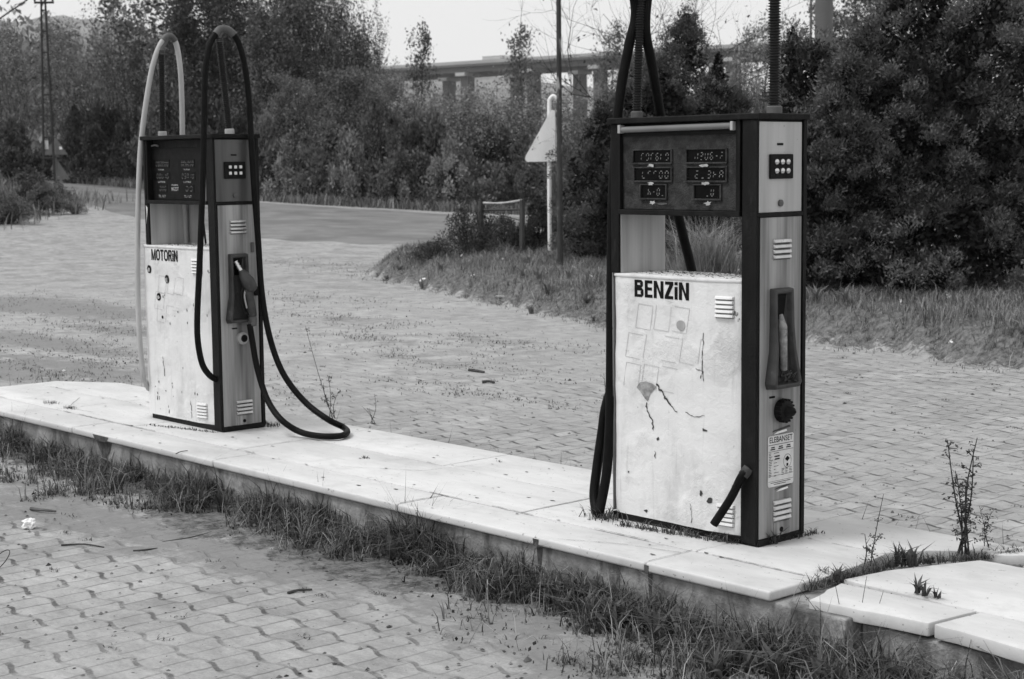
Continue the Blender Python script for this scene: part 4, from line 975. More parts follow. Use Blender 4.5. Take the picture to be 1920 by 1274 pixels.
def proto_conifer(seed, H, rad, lobes, tufts, tsize, base=0.05, inner=6000):
    """dense scale-leaved conifer: upward sprays heaped over several leaning lobes round twigs and inner leaves coloured near black as shaded depth.
    lobes: (dx, dy, radius, z0, z1) upright spindles making up the outline"""
    rng = random.Random(seed); nr = np.random.default_rng(seed); mb = MB()
    P = []; D = []; I = []; CT = []
    area = np.array([l[2]*(l[4]-l[3]) for l in lobes]); area = area/area.sum()
    for (dx, dy, r, z0, z1), ar in zip(lobes, area):
        nc = max(6, int(tufts*ar/16)); z = nr.random(nc); a = nr.uniform(0, 2*PI, nc)
        prof = np.clip(np.sin(np.clip(z*0.93+0.10, 0, 1)**0.75*PI)**0.75, 0.05, 1)
        rr = r*prof*(1+0.20*np.sin(3*a+z*9+seed)+0.20*nr.normal(size=nc)); zz = z0+(z1-z0)*np.clip(z+0.03*nr.normal(size=nc), 0, 1.02)
        c = np.stack([dx+rr*np.cos(a), dy+rr*np.sin(a), zz], 1); cr = nr.uniform(0.06, 0.19, nc)*min(1.0, 0.55+r)
        k = nr.integers(6, 26, nc); ci = np.repeat(np.arange(nc), k); u_ = unit(nr.normal(size=(len(ci),3))); u_[:,2] = np.abs(u_[:,2])*1.2-0.25
        CT.append(nr.random(nc)[ci]); p = c[ci]+u_*cr[ci][:,None]*nr.uniform(0.5, 1.1, (len(ci),1)); P.append(p)
        out = np.stack([np.cos(a), np.sin(a), np.full(nc, 0.0)], 1)[ci]
        D.append(unit(out*0.5+u_*0.6+np.array([[0,0,0.55]])))
        m = int(inner*ar); z = nr.random(m); a = nr.uniform(0, 2*PI, m); prof = np.clip(np.sin(np.clip(z*0.93+0.10, 0, 1)**0.75*PI)**0.75, 0.05, 1)
        rr = r*prof*np.sqrt(nr.random(m))*0.9; I.append(np.stack([dx+rr*np.cos(a), dy+rr*np.sin(a), z0+(z1-z0)*z], 1))
        top = np.array([dx, dy, z0+(z1-z0)*0.8]); b0 = np.array([dx*0.25, dy*0.25, 0.0])
        mb.tube(smooth_path([b0, b0*0.4+top*0.6+np.array([rng.gauss(0,.05), rng.gauss(0,.05), -0.3]), top], 4), [0.07*(1-0.09*i) for i in range(9)], 7)
        for k in range(12):
            a = rng.uniform(0, 2*PI); zb = z0+(z1-z0)*rng.uniform(0.05, 0.7); q = b0+(top-b0)*((zb)/(top[2]+1e-6)); e = np.array([dx+r*0.8*math.cos(a), dy+r*0.8*math.sin(a), zb+0.35])
            mb.tube([q, (q+e)/2+np.array([0,0,-0.05]), e], [0.018, 0.012, 0.004], 4, cap=False)
    P = np.concatenate(P); D = np.concatenate(D); I = np.concatenate(I); n = len(P); per = 18
    sc = nr.uniform(0.55, 1.3, n); tone = nr.random(n)
    idx = np.repeat(np.arange(n), per); m = len(idx)
    off = nr.normal(size=(m,3))*tsize*0.42*sc[idx][:,None]
    Q = P[idx]+off+D[idx]*tsize*0.4*nr.random((m,1))
    V1, F1 = leaf_geo(Q, tsize*0.46, 0.33, D[idx], 1.2, nr)
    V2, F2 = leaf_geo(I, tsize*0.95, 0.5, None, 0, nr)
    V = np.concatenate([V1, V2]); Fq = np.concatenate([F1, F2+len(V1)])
    ct = np.concatenate(CT); sh = np.concatenate([np.clip(0.3*nr.random(m)+0.25*tone[idx]+0.55*ct[idx]**1.6, 0, 1), 0.02*nr.random(len(I))])  # inner leaves tinted almost black: the shade of the depth put into their colour
    return mb.mesh('trunk', smooth=True), np_mesh('crown', V, Fq, sh)

def place_tree(name, meshes, mats, loc, h, href, label, cat, group=None, wide=1.0, rz=None, parts=('trunk', 'crown')):
    r = empty(name, loc, R.uniform(0, 2*PI) if rz is None else rz); k = h/href
    r.scale = (k*wide, k*wide, k)
    for me, mt, pn in zip(meshes, mats, parts):
        if not me.materials: me.materials.append(mt)
        o = bpy.data.objects.new(pn, me); COL.objects.link(o); o.parent = r
    return tag(r, label, cat, group)
def treeline_spot(x, push):
    """ground point of the far road edge at picture column x, moved push metres further away"""
    xs = [p[0] for p in ROAD_TOP]; ys = [p[1] for p in ROAD_TOP]
    P = gp((x, float(np.interp(x, xs, ys))-1.0)); s, t = to_st(P[0], P[1]); k = (s+push)/s; s, t = s*k, t*k
    X, Y = st(s, t); return (X, Y, float(height(s, t))-0.05), s
def h_for(x, ytop, s, z): P = at_depth((x, ytop), s); return P[2]-z
def is_vis(*a): return True

# ------------------------------------------------------------------ trees and bushes beyond the road
PR = {
 'broad': (proto_tree(21, 6, 20, 0.16, 0.95, 2.3, 0.13, 5, 15000, 0.125, 0.20), 6.3),
 'broad2': (proto_tree(22, 6, 22, 0.10, 1.0, 2.1, 0.11, 5, 15000, 0.115, 0.18), 6.3),
 'sapling': (proto_tree(23, 6, 22, 0.12, 0.38, 1.7, 0.055, 4, 3600, 0.10, 0.16, upb=0.5, lv=2), 6.4),
 'sapling2': (proto_tree(24, 6, 26, 0.10, 0.45, 1.9, 0.06, 4, 5200, 0.10, 0.20, upb=0.5, lv=2), 6.4),
 'willow': (proto_tree(25, 5, 34, 0.06, 0.62, 3.0, 0.10, 6, 14000, 0.10, 0.12, upb=0.42, lv=3, wob=0.07), 5.9),
 'slender': (proto_tree(26, 6, 18, 0.35, 0.75, 1.4, 0.08, 4, 1500, 0.15, 0.18, upb=0.35, lv=3), 6.4),
 'twiggy': (proto_tree(27, 3.2, 24, 0.05, 1.0, 1.7, 0.06, 6, 3400, 0.085, 0.10, upb=0.2, lv=3, wob=0.2), 3.6),
 'bare': (proto_tree(28, 5, 22, 0.08, 0.55, 2.4, 0.055, 5, 1100, 0.10, 0.10, upb=0.35, lv=3, wob=0.14), 5.8),
}
BU = {'b1': proto_bush(31, 66, 190, 0.085, 0.14, stems=40), 'b2': proto_bush(32, 52, 210, 0.090, 0.16, 1.15, 0.75, stems=36), 'b3': proto_bush(33, 78, 160, 0.075, 0.115, 0.9, 1.05, stems=44), 'b4': proto_bush(34, 60, 80, 0.06, 0.15, 1.1, 0.7, 60, 0.5)}
TREES = [ # kind, picture column, top row, push, material, width, label
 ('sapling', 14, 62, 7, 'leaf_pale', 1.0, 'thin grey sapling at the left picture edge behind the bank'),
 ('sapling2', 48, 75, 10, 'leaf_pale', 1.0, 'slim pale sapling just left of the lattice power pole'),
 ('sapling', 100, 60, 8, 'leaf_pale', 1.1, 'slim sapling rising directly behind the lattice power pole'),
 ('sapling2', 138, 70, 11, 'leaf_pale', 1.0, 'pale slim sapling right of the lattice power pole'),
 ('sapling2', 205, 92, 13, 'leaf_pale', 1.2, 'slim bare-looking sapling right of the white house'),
 ('slender', 243, -5, 9, 'leaf', 0.9, 'tall slender tree standing clear against the sky left of the grey hose'),
 ('sapling', 262, 110, 5, 'leaf_dark', 1.1, 'dark forked sapling close left of the diesel pump'),
 ('slender', 330, -60, 8, 'leaf', 1.5, 'tall loose-leaved tree whose crown leaves the top of the picture above the grey hose'),
 ('broad', 385, 20, 6, 'leaf_dark', 0.9, 'dark leafy tree seen inside the black hose loop of the diesel pump'),
 ('broad2', 470, -40, 8, 'leaf_dark', 0.95, 'tall dark broadleaf tree right of the black hose loop'),
 ('broad', 520, 60, 5, 'leaf', 0.8, 'mid-sized leafy tree in front of the tall dark broadleaf'),
 ('willow', 605, 2, 7, 'leaf', 0.70, 'rounded willow-like tree of upright strands right of the tall dark broadleaf'),
 ('willow', 665, 95, 9, 'leaf', 0.75, 'smaller spiky-topped willow on the right shoulder of the tree mass'),
 ('broad2', 570, 165, 3, 'leaf', 0.9, 'pale low tree in front of the willow'),
 ('broad', 650, 165, 3, 'leaf', 1.0, 'spreading low tree at the middle of the tree line'),
 ('broad2', 715, 165, 4, 'leaf_pale', 1.0, 'pale spreading tree below the left end of the viaduct'),
 ('twiggy', 800, 190, 6, 'leaf_pale', 1.1, 'twiggy shrub tree below the third viaduct pier'),
 ('twiggy', 845, 192, 8, 'leaf', 1.0, 'twiggy shrub tree screening the foot of the second viaduct pier'),
 ('twiggy', 1005, 188, 8, 'leaf', 1.0, 'twiggy shrub tree screening the viaduct piers behind the triangle sign'),
 ('twiggy', 885, 196, 5, 'leaf_pale', 1.2, 'pale twiggy shrub tree in front of the viaduct piers'),
 ('twiggy', 955, 200, 5, 'leaf_pale', 1.2, 'twiggy shrub tree left of the white triangle sign'),
 ('twiggy', 1075, 195, 7, 'leaf', 1.2, 'twiggy shrub tree right of the thin rusty pole'),
 ('bare', 165, 105, 6, 'leaf_pale', 1.0, 'nearly bare branchy tree in front of the white house'),
 ('bare', 232, 30, 7, 'leaf_pale', 0.9, 'nearly bare tree with forked upright branches left of the grey hose'),
 ('bare', 30, 95, 4, 'leaf_pale', 1.0, 'nearly bare branchy tree at the left picture edge'),
 ('bare', 700, 128, 2.5, 'leaf', 1.0, 'nearly bare tree in front of the right shoulder of the tree mass'),
 ('bare', 765, 150, 4, 'leaf', 1.0, 'nearly bare tree below the slender treetop left of the lorry'),
 ('bare', 920, 172, 4, 'leaf_pale', 1.0, 'nearly bare tree in front of the middle viaduct piers'),
 ('slender', 790, 66, 30, 'leaf_dark', 0.65, 'slender round-topped tree rising above the viaduct left of the lorry'),
 ('slender', 985, 70, 26, 'leaf', 0.75, 'slender thin-leaved tree rising above the viaduct right of the lorry'),
 ('slender', 1148, 62, 40, 'leaf', 0.7, 'small slender treetop above the viaduct beside the left hose arm'),
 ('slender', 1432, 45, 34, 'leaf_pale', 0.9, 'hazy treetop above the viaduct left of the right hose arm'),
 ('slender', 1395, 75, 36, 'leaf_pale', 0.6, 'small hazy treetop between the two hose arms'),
 ('broad2', 1620, -60, 30, 'leaf', 0.8, 'loose-leaved tree behind the tall grey column'),
 ('broad', 1905, -10, 16, 'leaf', 0.9, 'leafy tree at the upper right picture corner behind the big cypress'),
]
for kind, x, yt, push, mt, wd, lab in TREES:
    (me, href) = PR[kind]; loc, s = treeline_spot(x, push); h = h_for(x, yt, s, loc[2])
    if me[1].materials and me[1].materials[0] != M[mt]:
        me = (me[0], me[1].copy()); me[1].materials.clear()
    place_tree(kind_name := {'sapling': 'sapling', 'sapling2': 'sapling', 'willow': 'willow_tree', 'twiggy': 'shrub_tree'}.get(kind, 'leafy_tree'), me, (M['bark'], M[mt]), loc, h, href, lab, 'tree', 'trees beyond the road', wd)
BUSH = [ # bush, column, top row, push, material, half-width in px
 ('b1', 20, 235, 3, 'leaf', 60, 'grey bush at the left picture edge behind the bank'), ('b3', 145, 235, 2.5, 'leaf_dark', 55, 'dark bush behind the two small triangle signs'), ('b1', 205, 215, 3, 'leaf_dark', 60, 'large dark bush right of the triangle signs'),
 ('b2', 190, 290, 1.2, 'leaf_dark', 55, 'low dark bush at the road edge right of the triangle signs'), ('b3', 255, 250, 2, 'leaf_dark', 50, 'dark bush beside the grey hose'),
 ('b1', 320, 190, 2.6, 'leaf', 65, 'bush seen through the grey hose loop'), ('b2', 400, 200, 2.2, 'leaf_dark', 70, 'dark bush seen through the black hose loop'),
 ('b1', 500, 240, 1.6, 'leaf', 60, 'leafy bush just right of the diesel pump head'), ('b3', 560, 275, 1.2, 'leaf_pale', 55, 'pale leafy bush at the road edge under the willow'),
 ('b2', 615, 235, 1.8, 'leaf', 70, 'broad leafy bush in the middle of the road edge'), ('b1', 655, 265, 1.0, 'leaf_pale', 45, 'pale rounded bush with a dark hollow on its left'),
 ('b3', 715, 245, 1.4, 'leaf', 65, 'leafy bush at the road edge left of the wooden frame'), ('b2', 775, 290, 1.0, 'leaf', 60, 'low bush at the road edge left of the bramble mound'),
 ('b1', 800, 235, 3.0, 'leaf', 70, 'tall loose bush behind the low road-edge bushes'), ('b3', 850, 280, 1.5, 'leaf_pale', 60, 'pale bush above the bramble mound'),
 ('b2', 905, 310, 1.2, 'leaf', 60, 'low bush behind the wooden frame'), ('b1', 930, 265, 3.5, 'leaf_dark', 55, 'dark bush with a black hollow left of the white triangle sign'),
 ('b3', 985, 290, 1.8, 'leaf', 55, 'bush behind the white triangle sign'), ('b4', 1060, 250, 3, 'leaf', 65, 'twiggy bush right of the thin rusty pole'), ('b2', 1110, 300, 2, 'leaf', 60, 'low bush left of the petrol pump'),
 ('b4', 1395, 120, -8, 'leaf_pale', 60, 'grey twiggy bush between the petrol pump arms'), ('b4', 1450, 150, -7, 'leaf_pale', 50, 'grey twiggy bush behind the right hose arm'),
 ('b2', 1900, 265, -4, 'leaf_dark', 60, 'bush right of the big cypress at the picture edge'),
]
for bk, x, yt, push, mt, hw, lab in BUSH:
    me = BU[bk]; loc, s = treeline_spot(x, push); h = h_for(x, yt, s, loc[2]); wd = hw*s/F_PX
    if me[1].materials and me[1].materials[0] != M[mt]:
        me = (me[0], me[1].copy()); me[1].materials.clear()
    r = place_tree('bush', me, (M['bark'], M[mt]), loc, h, 1.22, lab, 'bush', 'bushes along the road', 1.0, parts=('stems', 'foliage'))
    r.scale = (wd, wd, h/1.22)

# ------------------------------------------------------------------ dark conifers behind the petrol pump
def conifer(px, s, base_px, ytop, lobes_px, tufts, tsize, mt, label, seed, name, inner=7000):
    P = at_depth((px, 400), s); ss, tt = to_st(P[0], P[1]); z = float(height(ss, tt)); H = h_for(px, ytop, s, z)
    lobes = []
    for (lx, yt, wpx, yb) in lobes_px:     # column of the lobe, top row, half width, bottom row
        dt = (lx-px)*s/F_PX; zt = h_for(lx, yt, s, z); zb = max(0.0, h_for(lx, yb, s, z)); ds = R.uniform(-0.5, 0.5)
        lobes.append((TH[0]*dt+SH[0]*ds, TH[1]*dt+SH[1]*ds, wpx*s/F_PX, zb, zt))
    me = proto_conifer(seed, H, 1, lobes, tufts, tsize, inner=inner)
    return place_tree(name, me, (M['bark'], M[mt]), (P[0], P[1], z), 1, 1, label, 'conifer', None, rz=0.0)
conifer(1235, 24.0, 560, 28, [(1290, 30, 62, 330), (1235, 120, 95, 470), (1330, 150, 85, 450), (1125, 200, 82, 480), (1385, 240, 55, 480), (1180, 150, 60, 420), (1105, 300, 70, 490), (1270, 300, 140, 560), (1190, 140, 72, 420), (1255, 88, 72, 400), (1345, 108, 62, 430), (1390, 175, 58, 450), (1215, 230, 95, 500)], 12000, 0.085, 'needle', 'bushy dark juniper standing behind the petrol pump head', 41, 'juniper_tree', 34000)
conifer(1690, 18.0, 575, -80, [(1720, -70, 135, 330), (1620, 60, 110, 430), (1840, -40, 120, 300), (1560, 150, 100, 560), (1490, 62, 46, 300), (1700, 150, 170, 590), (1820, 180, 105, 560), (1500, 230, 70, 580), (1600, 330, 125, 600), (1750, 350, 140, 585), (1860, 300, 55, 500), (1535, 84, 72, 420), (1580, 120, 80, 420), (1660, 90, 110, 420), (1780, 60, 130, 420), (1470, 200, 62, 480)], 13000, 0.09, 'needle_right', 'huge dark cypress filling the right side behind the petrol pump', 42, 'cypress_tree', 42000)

# bare tree behind the petrol pump
bt, tips, dirs = skeleton(random.Random(51), 3.6, 13, 0.35, 1.0, 2.3, 0.07, 4, 4, 0.15, 0.2, 0.10, 6)
P = at_depth((1195, 400), 25.0); ss, tt = to_st(P[0], P[1]); r = empty('bare_tree', (P[0], P[1], float(height(ss, tt)))); tag(r, 'bare leafless tree with crooked twigs behind the juniper', 'tree')
link('trunk', bt.mesh('trunk', smooth=True), M['bark'], r)
nr = np.random.default_rng(5); idx = nr.integers(0, len(tips), 260); V, Fq = leaf_geo(tips[idx]+nr.normal(size=(260,3))*0.03, 0.06, 0.5, None, 0, nr); link('buds', np_mesh('buds', V, Fq, nr.random(260)), M['leaf_dark'], r)['kind'] = 'stuff'
bt, tips, dirs = skeleton(random.Random(57), 2.6, 16, 0.25, 1.05, 1.9, 0.05, 4, 4, 0.05, 0.22, 0.12, 6)
P = at_depth((1110, 400), 27.0); ss, tt = to_st(P[0], P[1]); r = empty('bare_tree', (P[0], P[1], float(height(ss, tt)))); tag(r, 'low bare tree with drooping twigs between the rusty pole and the petrol pump', 'tree')
link('trunk', bt.mesh('trunk', smooth=True), M['bark_pale'], r)
nr = np.random.default_rng(6); idx = nr.integers(0, len(tips), 420); V, Fq = leaf_geo(tips[idx]+nr.normal(size=(420,3))*0.05, 0.06, 0.5, None, 0, nr); link('buds', np_mesh('buds', V, Fq, nr.random(420)), M['leaf'], r)['kind'] = 'stuff'

# far wood on the slope at the left, seen as one mass
def far_wood():
    nr = np.random.default_rng(61); n = 420; s = nr.uniform(92, 190, n); t = -s*nr.uniform(0.10, 0.36, n); C = []
    Vs, Fs, Sh, b = [], [], [], 0
    for a, c in zip(s, t):
        X, Y = st(a, c); z = float(height(a, c)); h = nr.uniform(4.5, 7.5)*(0.9+a/400)+max(0, (-c/a-0.24))*18; m = 110
        P = np.array([X, Y, z])+np.stack([nr.normal(0, 1.1, m), nr.normal(0, 1.1, m), h*nr.random(m)**0.8], 1)
        V, Fq = leaf_geo(P, 0.55, 0.5, np.array([[0,0,1.0]])*np.ones((m,1)), 1.0, nr); Vs.append(V); Fs.append(Fq+b); b += len(V); Sh.append(np.clip(nr.random()*0.5+0.5*nr.random(m), 0, 1))
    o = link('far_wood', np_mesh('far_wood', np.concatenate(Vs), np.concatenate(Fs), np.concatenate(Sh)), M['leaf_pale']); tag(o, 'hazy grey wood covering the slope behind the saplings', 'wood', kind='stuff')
far_wood()
def hills():
    # ridge line in picture rows, stood up as a rounded ridge far away
    X = np.array([-900, -300, 0, 120, 200, 320, 480, 640, 760, 860, 980, 1100, 1250, 1450, 1700, 2100, 2900]); Yr = np.array([70, 52, 48, 36, 44, 66, 92, 120, 136, 141, 150, 168, 180, 178, 172, 165, 160])
    xs = np.linspace(-900, 2900, 150); V = []; nv = 12; D = 1500.0
    for i, x in enumerate(xs):
        y = np.interp(x, X, Yr)+2.5*math.sin(x*0.05)+1.6*math.sin(x*0.13+1); top = at_depth((x, y), D); s, t = to_st(top[0], top[1])
        for j in range(nv):
            a = PI*j/(nv-1); ds = -math.cos(a)*320; k = (s+ds)/s; px_, py_ = st(s*k, t*k); V.append((px_, py_, -3+(top[2]+3)*math.sin(a)))
    Fq = [(i*nv+j, (i+1)*nv+j, (i+1)*nv+j+1, i*nv+j+1) for i in range(len(xs)-1) for j in range(nv-1)]
    o = link('hills', np_mesh('hills', np.array(V), np.array(Fq), smooth=True), simple('wooded_hill', 0.16, 0.9, var=0.5, scale=0.03)); tag(o, kind='structure')
hills()

# ------------------------------------------------------------------ grass
def turf_points(n, rng):
    out = []
    while sum(len(o) for o in out) < n:
        s = rng.uniform(10, 31, n*2); t = rng.uniform(-2.7, 9.0, n*2); m = np.maximum(mound(s, t), 0.25*turf_zone(s, t)); keep = turf_zone(s, t) > rng.random(n*2)*1.1
        d = 0.5+0.5*np.sin(s*3.1+np.sin(t*2.7)*2)*np.cos(t*4.6+s*0.9+np.sin(s*5)); keep &= rng.random(n*2) < 0.12+0.88*d**1.3; m = m*(0.45+0.8*d)
        out.append(np.stack([s[keep], t[keep], m[keep]], 1))
    return np.concatenate(out)[:n]
def st_np(a): return SH[0]*a[:,0]+TH[0]*a[:,1], SH[1]*a[:,0]+TH[1]*a[:,1]
q = turf_points(85000, NR); x, y = st_np(q); z = height(q[:,0], q[:,1])
hh = (0.05+0.14*q[:,2]*NR.random(len(q))**1.2)*(1+0.8*sst(3.5, 6.5, q[:,0]-np.interp(q[:,1], FT, FS)))
V, Fc, sh = blade_geo(np.stack([x, y, z-0.01], 1), hh, NR.uniform(0.005, 0.011, len(q)), NR.uniform(0.2, 1.3, len(q)))
tag(link('mound_grass', np_mesh('mound_grass', V, Fc, sh), M['grass']), 'rough grass covering the raised ground between the lot and the road', 'grass', kind='stuff')
# verge in front of the kerb
n = 110000; x = NR.uniform(-11.6, -1.6, n); k = NR.random(n)**1.2
wid = 0.50+0.17*np.sin(x*1.3+0.5)+0.12*np.sin(x*3.7)+0.10*np.sin(x*9.1+1)+0.40*sst(-4.9, -3.4, x); y = Y0+0.04-k*wid
cl = np.array([mnoise.noise(Vector((a*3.2, b*5.0, 3.3)))*0.7+mnoise.noise(Vector((a*11, b*14, 1.3)))*0.6 for a, b in zip(x, y)])*0.8+0.5
keep = NR.random(n) < np.clip(1.5*(cl-0.06)-0.95*k, 0.015, 1); x, y, k, cl = x[keep], y[keep], k[keep], np.clip(cl[keep], 0, 1.2); n = len(x)
hh = (0.02+0.19*(1-k)*NR.random(n)**1.3+0.13*(NR.random(n)**6))*(0.35+0.95*cl)
zz = height(x*SH[0]+y*SH[1], x*TH[0]+y*TH[1])
V, Fc, sh = blade_geo(np.stack([x, y, zz-0.006], 1), hh, NR.uniform(0.003, 0.0075, n), NR.uniform(0.25, 1.5, n))
tag(link('verge_grass', np_mesh('verge_grass', V, Fc, sh**1.6), M['grass_near']), 'uneven grass growing along the foot of the island kerb', 'grass', kind='stuff')
nd = 2600; i_ = NR.integers(0, n, nd); b = np.stack([x, y, zz], 1)[i_]+NR.normal(size=(nd,3))*np.array([0.03, 0.03, 0.0])
V, Fc, sh = blade_geo(b, NR.uniform(0.05, 0.24, nd)*NR.random(nd)**0.5, NR.uniform(0.002, 0.0045, nd), NR.uniform(0.3, 1.9, nd))
tag(link('dry_grass', np_mesh('dry_grass', V, Fc, sh), M['straw']), 'dead pale grass stems tangled through the kerbside growth', 'grass', kind='stuff')
n2 = 15000; i_ = NR.integers(0, n, n2); b = np.stack([x, y, zz], 1)[i_]+NR.normal(size=(n2,3))*np.array([0.05, 0.04, 0.0]); b[:,2] += 0.035*NR.random(n2)**2*(1.2-k[i_])+0.004
V, Fc = leaf_geo(b, 0.017, 0.75, np.array([[0,0,0.6]])*np.ones((n2,1)), 0.8)
tag(link('clover', np_mesh('clover', V, Fc, NR.random(n2)), M['grass_near']), 'low clover-like leaves carpeting the soil beside the kerb', 'weeds', kind='stuff')
# broad weed rosettes among that grass
def rosettes(C, n, L, w, lean, nr):
    m = len(C)*n; b = np.repeat(C, n, 0)+nr.normal(size=(m,3))*np.array([0.006, 0.006, 0.0]); az = np.tile(np.arange(n)*2.4, len(C))+nr.uniform(0, 6, len(C)).repeat(n)
    sc = np.repeat(nr.uniform(0.5, 1.25, len(C)), n); tone = np.repeat(nr.random(len(C)), n)
    V, Fc, sh = blade_geo(b, L*sc*nr.uniform(0.6, 1.1, m), w*sc*nr.uniform(0.7, 1.2, m), nr.uniform(*lean, m), nr, az)
    return V, Fc, np.clip(0.5*sh+0.5*np.repeat(tone, 3), 0, 1)
n = 150; x = NR.uniform(-11.0, -1.8, n); x = np.where(NR.random(n) < 0.45, NR.uniform(-5.2, -2.0, n), x); k = 0.6*NR.random(n)**1.3
y = Y0-0.01-k*(0.32+0.42*sst(-4.9, -3.4, x)); xe = NR.uniform(-5.0, -2.4, 80); x = np.concatenate([x, xe]); y = np.concatenate([y, Y0-0.02-0.28*NR.random(80)**1.5]); zz = height(x*SH[0]+y*SH[1], x*TH[0]+y*TH[1])
V, Fq, sh_ = rosettes(np.stack([x, y, zz], 1), 9, 0.13, 0.021, (0.25, 1.3), NR)
tag(link('verge_weeds', np_mesh('verge_weeds', V, Fq, sh_), M['weed']), 'low broad-leaved weeds mixed into the kerbside grass', 'weeds', kind='stuff')
# a fringe of thin blades behind the island and at the far road edge
n = 900; x = np.concatenate([NR.uniform(-13.5, -9.9, 700), NR.uniform(-8.5, -2.2, 200)]); y = Y1+0.03+0.25*NR.random(n)**2; y = np.where(x < -10.8, y-0.35*np.clip((-10.8-x)/0.5, 0, 1.8), y)
V, Fc, sh = blade_geo(np.stack([x, y, np.full(n, G-0.01)], 1), 0.05+0.30*NR.random(n)**2.2, NR.uniform(0.003, 0.006, n), NR.uniform(0.05, 0.6, n))
tag(link('fringe_grass', np_mesh('fringe_grass', V, Fc, sh), M['grass_near']), 'thin grass blades along the back edge of the island', 'grass', kind='stuff')
def roadside():
    P = []
    for _ in range(9000):
        xx = R.uniform(90, 1150); yy = float(np.interp(xx, [p[0] for p in ROAD_TOP], [p[1] for p in ROAD_TOP])); a = gp_cache(xx, yy); s, t = to_st(a[0], a[1]); s2 = s*(1+R.uniform(-0.3, 2.2)/s); P.append((s2, t*s2/s))
    a = np.array(P); x, y = st_np(a); z = height(a[:,0], a[:,1]); n = len(a)
    V, Fc, sh = blade_geo(np.stack([x, y, z], 1), NR.uniform(0.12, 0.5, n), NR.uniform(0.02, 0.045, n), NR.uniform(0.2, 1.0, n)); tag(link('roadside_grass', np_mesh('roadside_grass', V, Fc, sh), M['grass']), 'long grass along the far edge of the road under the bushes', 'grass', kind='stuff')
_gc = {}
def gp_cache(x, y):
    k = int(x/10)
    for i in (k, k+1):
        if i not in _gc: _gc[i] = gp((i*10, float(np.interp(i*10, [p[0] for p in ROAD_TOP], [p[1] for p in ROAD_TOP]))))
    w = x/10-k; return _gc[k]*(1-w)+_gc[k+1]*w
roadside()
n = 9000; s = NR.uniform(37, 52, n); t = NR.uniform(-19, -11, n); m = bank(s, t)+0.5*sst(36.5, 41, s)*sst(-11.5, -13.5, t); keep = m > NR.random(n)*0.8; s, t = s[keep], t[keep]; n = len(s)
x, y = SH[0]*s+TH[0]*t, SH[1]*s+TH[1]*t
V, Fc, sh = blade_geo(np.stack([x, y, height(s, t)], 1), NR.uniform(0.15, 0.55, n), NR.uniform(0.02, 0.04, n), NR.uniform(0.2, 1.0, n))
tag(link('bank_grass', np_mesh('bank_grass', V, Fc, sh), M['grass']), 'long grass on the bank at the left beside the road', 'grass', kind='stuff')
for i, (px_, py_, ht, wpx, mt, lab) in enumerate([(12, 420, 0.85, 60, 'leaf', 'weedy bush at the left picture edge on the bank'), (60, 400, 0.9, 50, 'leaf', 'weedy bush below the lattice power pole'), (105, 385, 0.75, 38, 'leaf_pale', 'pale weedy bush at the right end of the bank'), (40, 355, 1.0, 50, 'leaf_dark', 'dark weedy bush on top of the bank'), (140, 402, 0.35, 24, 'leaf', 'lowest weedy bush where the bank meets the road')]):
    g = gp((px_, py_)); s, t = to_st(g[0], g[1]); me = BU[('b4','b3','b4','b1','b4')[i]]
    if me[1].materials and me[1].materials[0] != M[mt]: me = (me[0], me[1].copy()); me[1].materials.clear()
    r = place_tree('bush', me, (M['bark'], M[mt]), tuple(g), ht, 1.22, lab, 'bush', 'weedy bushes on the left bank', parts=('stems', 'foliage')); w_ = wpx*s/F_PX; r.scale = (w_, w_, ht/1.22)

# brambles on the mound and straw behind the pump
for i, (px_, s, ytop, wpx, mt, lab) in enumerate([(815, 25.0, 445, 55, 'leaf_dark', 'low dark bramble at the left tip of the grassy mound'), (880, 26, 380, 60, 'leaf_dark', 'bramble bush at the foot of the left frame post'), (945, 26.8, 395, 48, 'leaf_dark', 'bramble bush filling the wooden frame'), (1010, 26, 392, 52, 'leaf_dark', 'bramble bush at the foot of the triangle sign'), (1110, 25.0, 390, 48, 'leaf', 'bramble bush between the rusty pole and the petrol pump')]):
    P = at_depth((px_, 430), s); ss, tt = to_st(P[0], P[1]); z = float(height(ss, tt)); h = h_for(px_, ytop, s, z); me = BU[('b4','b4','b4','b3','b4')[i]]
    if me[1].materials and me[1].materials[0] != M[mt]: me = (me[0], me[1].copy()); me[1].materials.clear()
    r = place_tree('bramble', me, (M['bark'], M[mt]), (P[0], P[1], z-0.03), h, 1.22, lab, 'bush', 'brambles on the mound', parts=('stems', 'foliage')); w_ = wpx*s/F_PX; r.scale = (w_, w_, h/1.22)
P = at_depth((1325, 520), 19.5); ss, tt = to_st(P[0], P[1]); z = float(height(ss, tt)); n = 900; nr = np.random.default_rng(71)
az = nr.uniform(0, 2*PI, n); b = np.stack([nr.normal(0, 0.16, n), nr.normal(0, 0.16, n), np.zeros(n)], 1)
V, Fc, sh = blade_geo(b, nr.uniform(0.35, 1.05, n), nr.uniform(0.005, 0.011, n), nr.uniform(0.25, 1.25, n), nr, az)
r = link('straw_clump', np_mesh('straw_clump', V, Fc, sh), M['straw'], None, (P[0], P[1], z)); tag(r, 'fan of long dry straw-like grass seen through the gap of the petrol pump', 'grass clump')

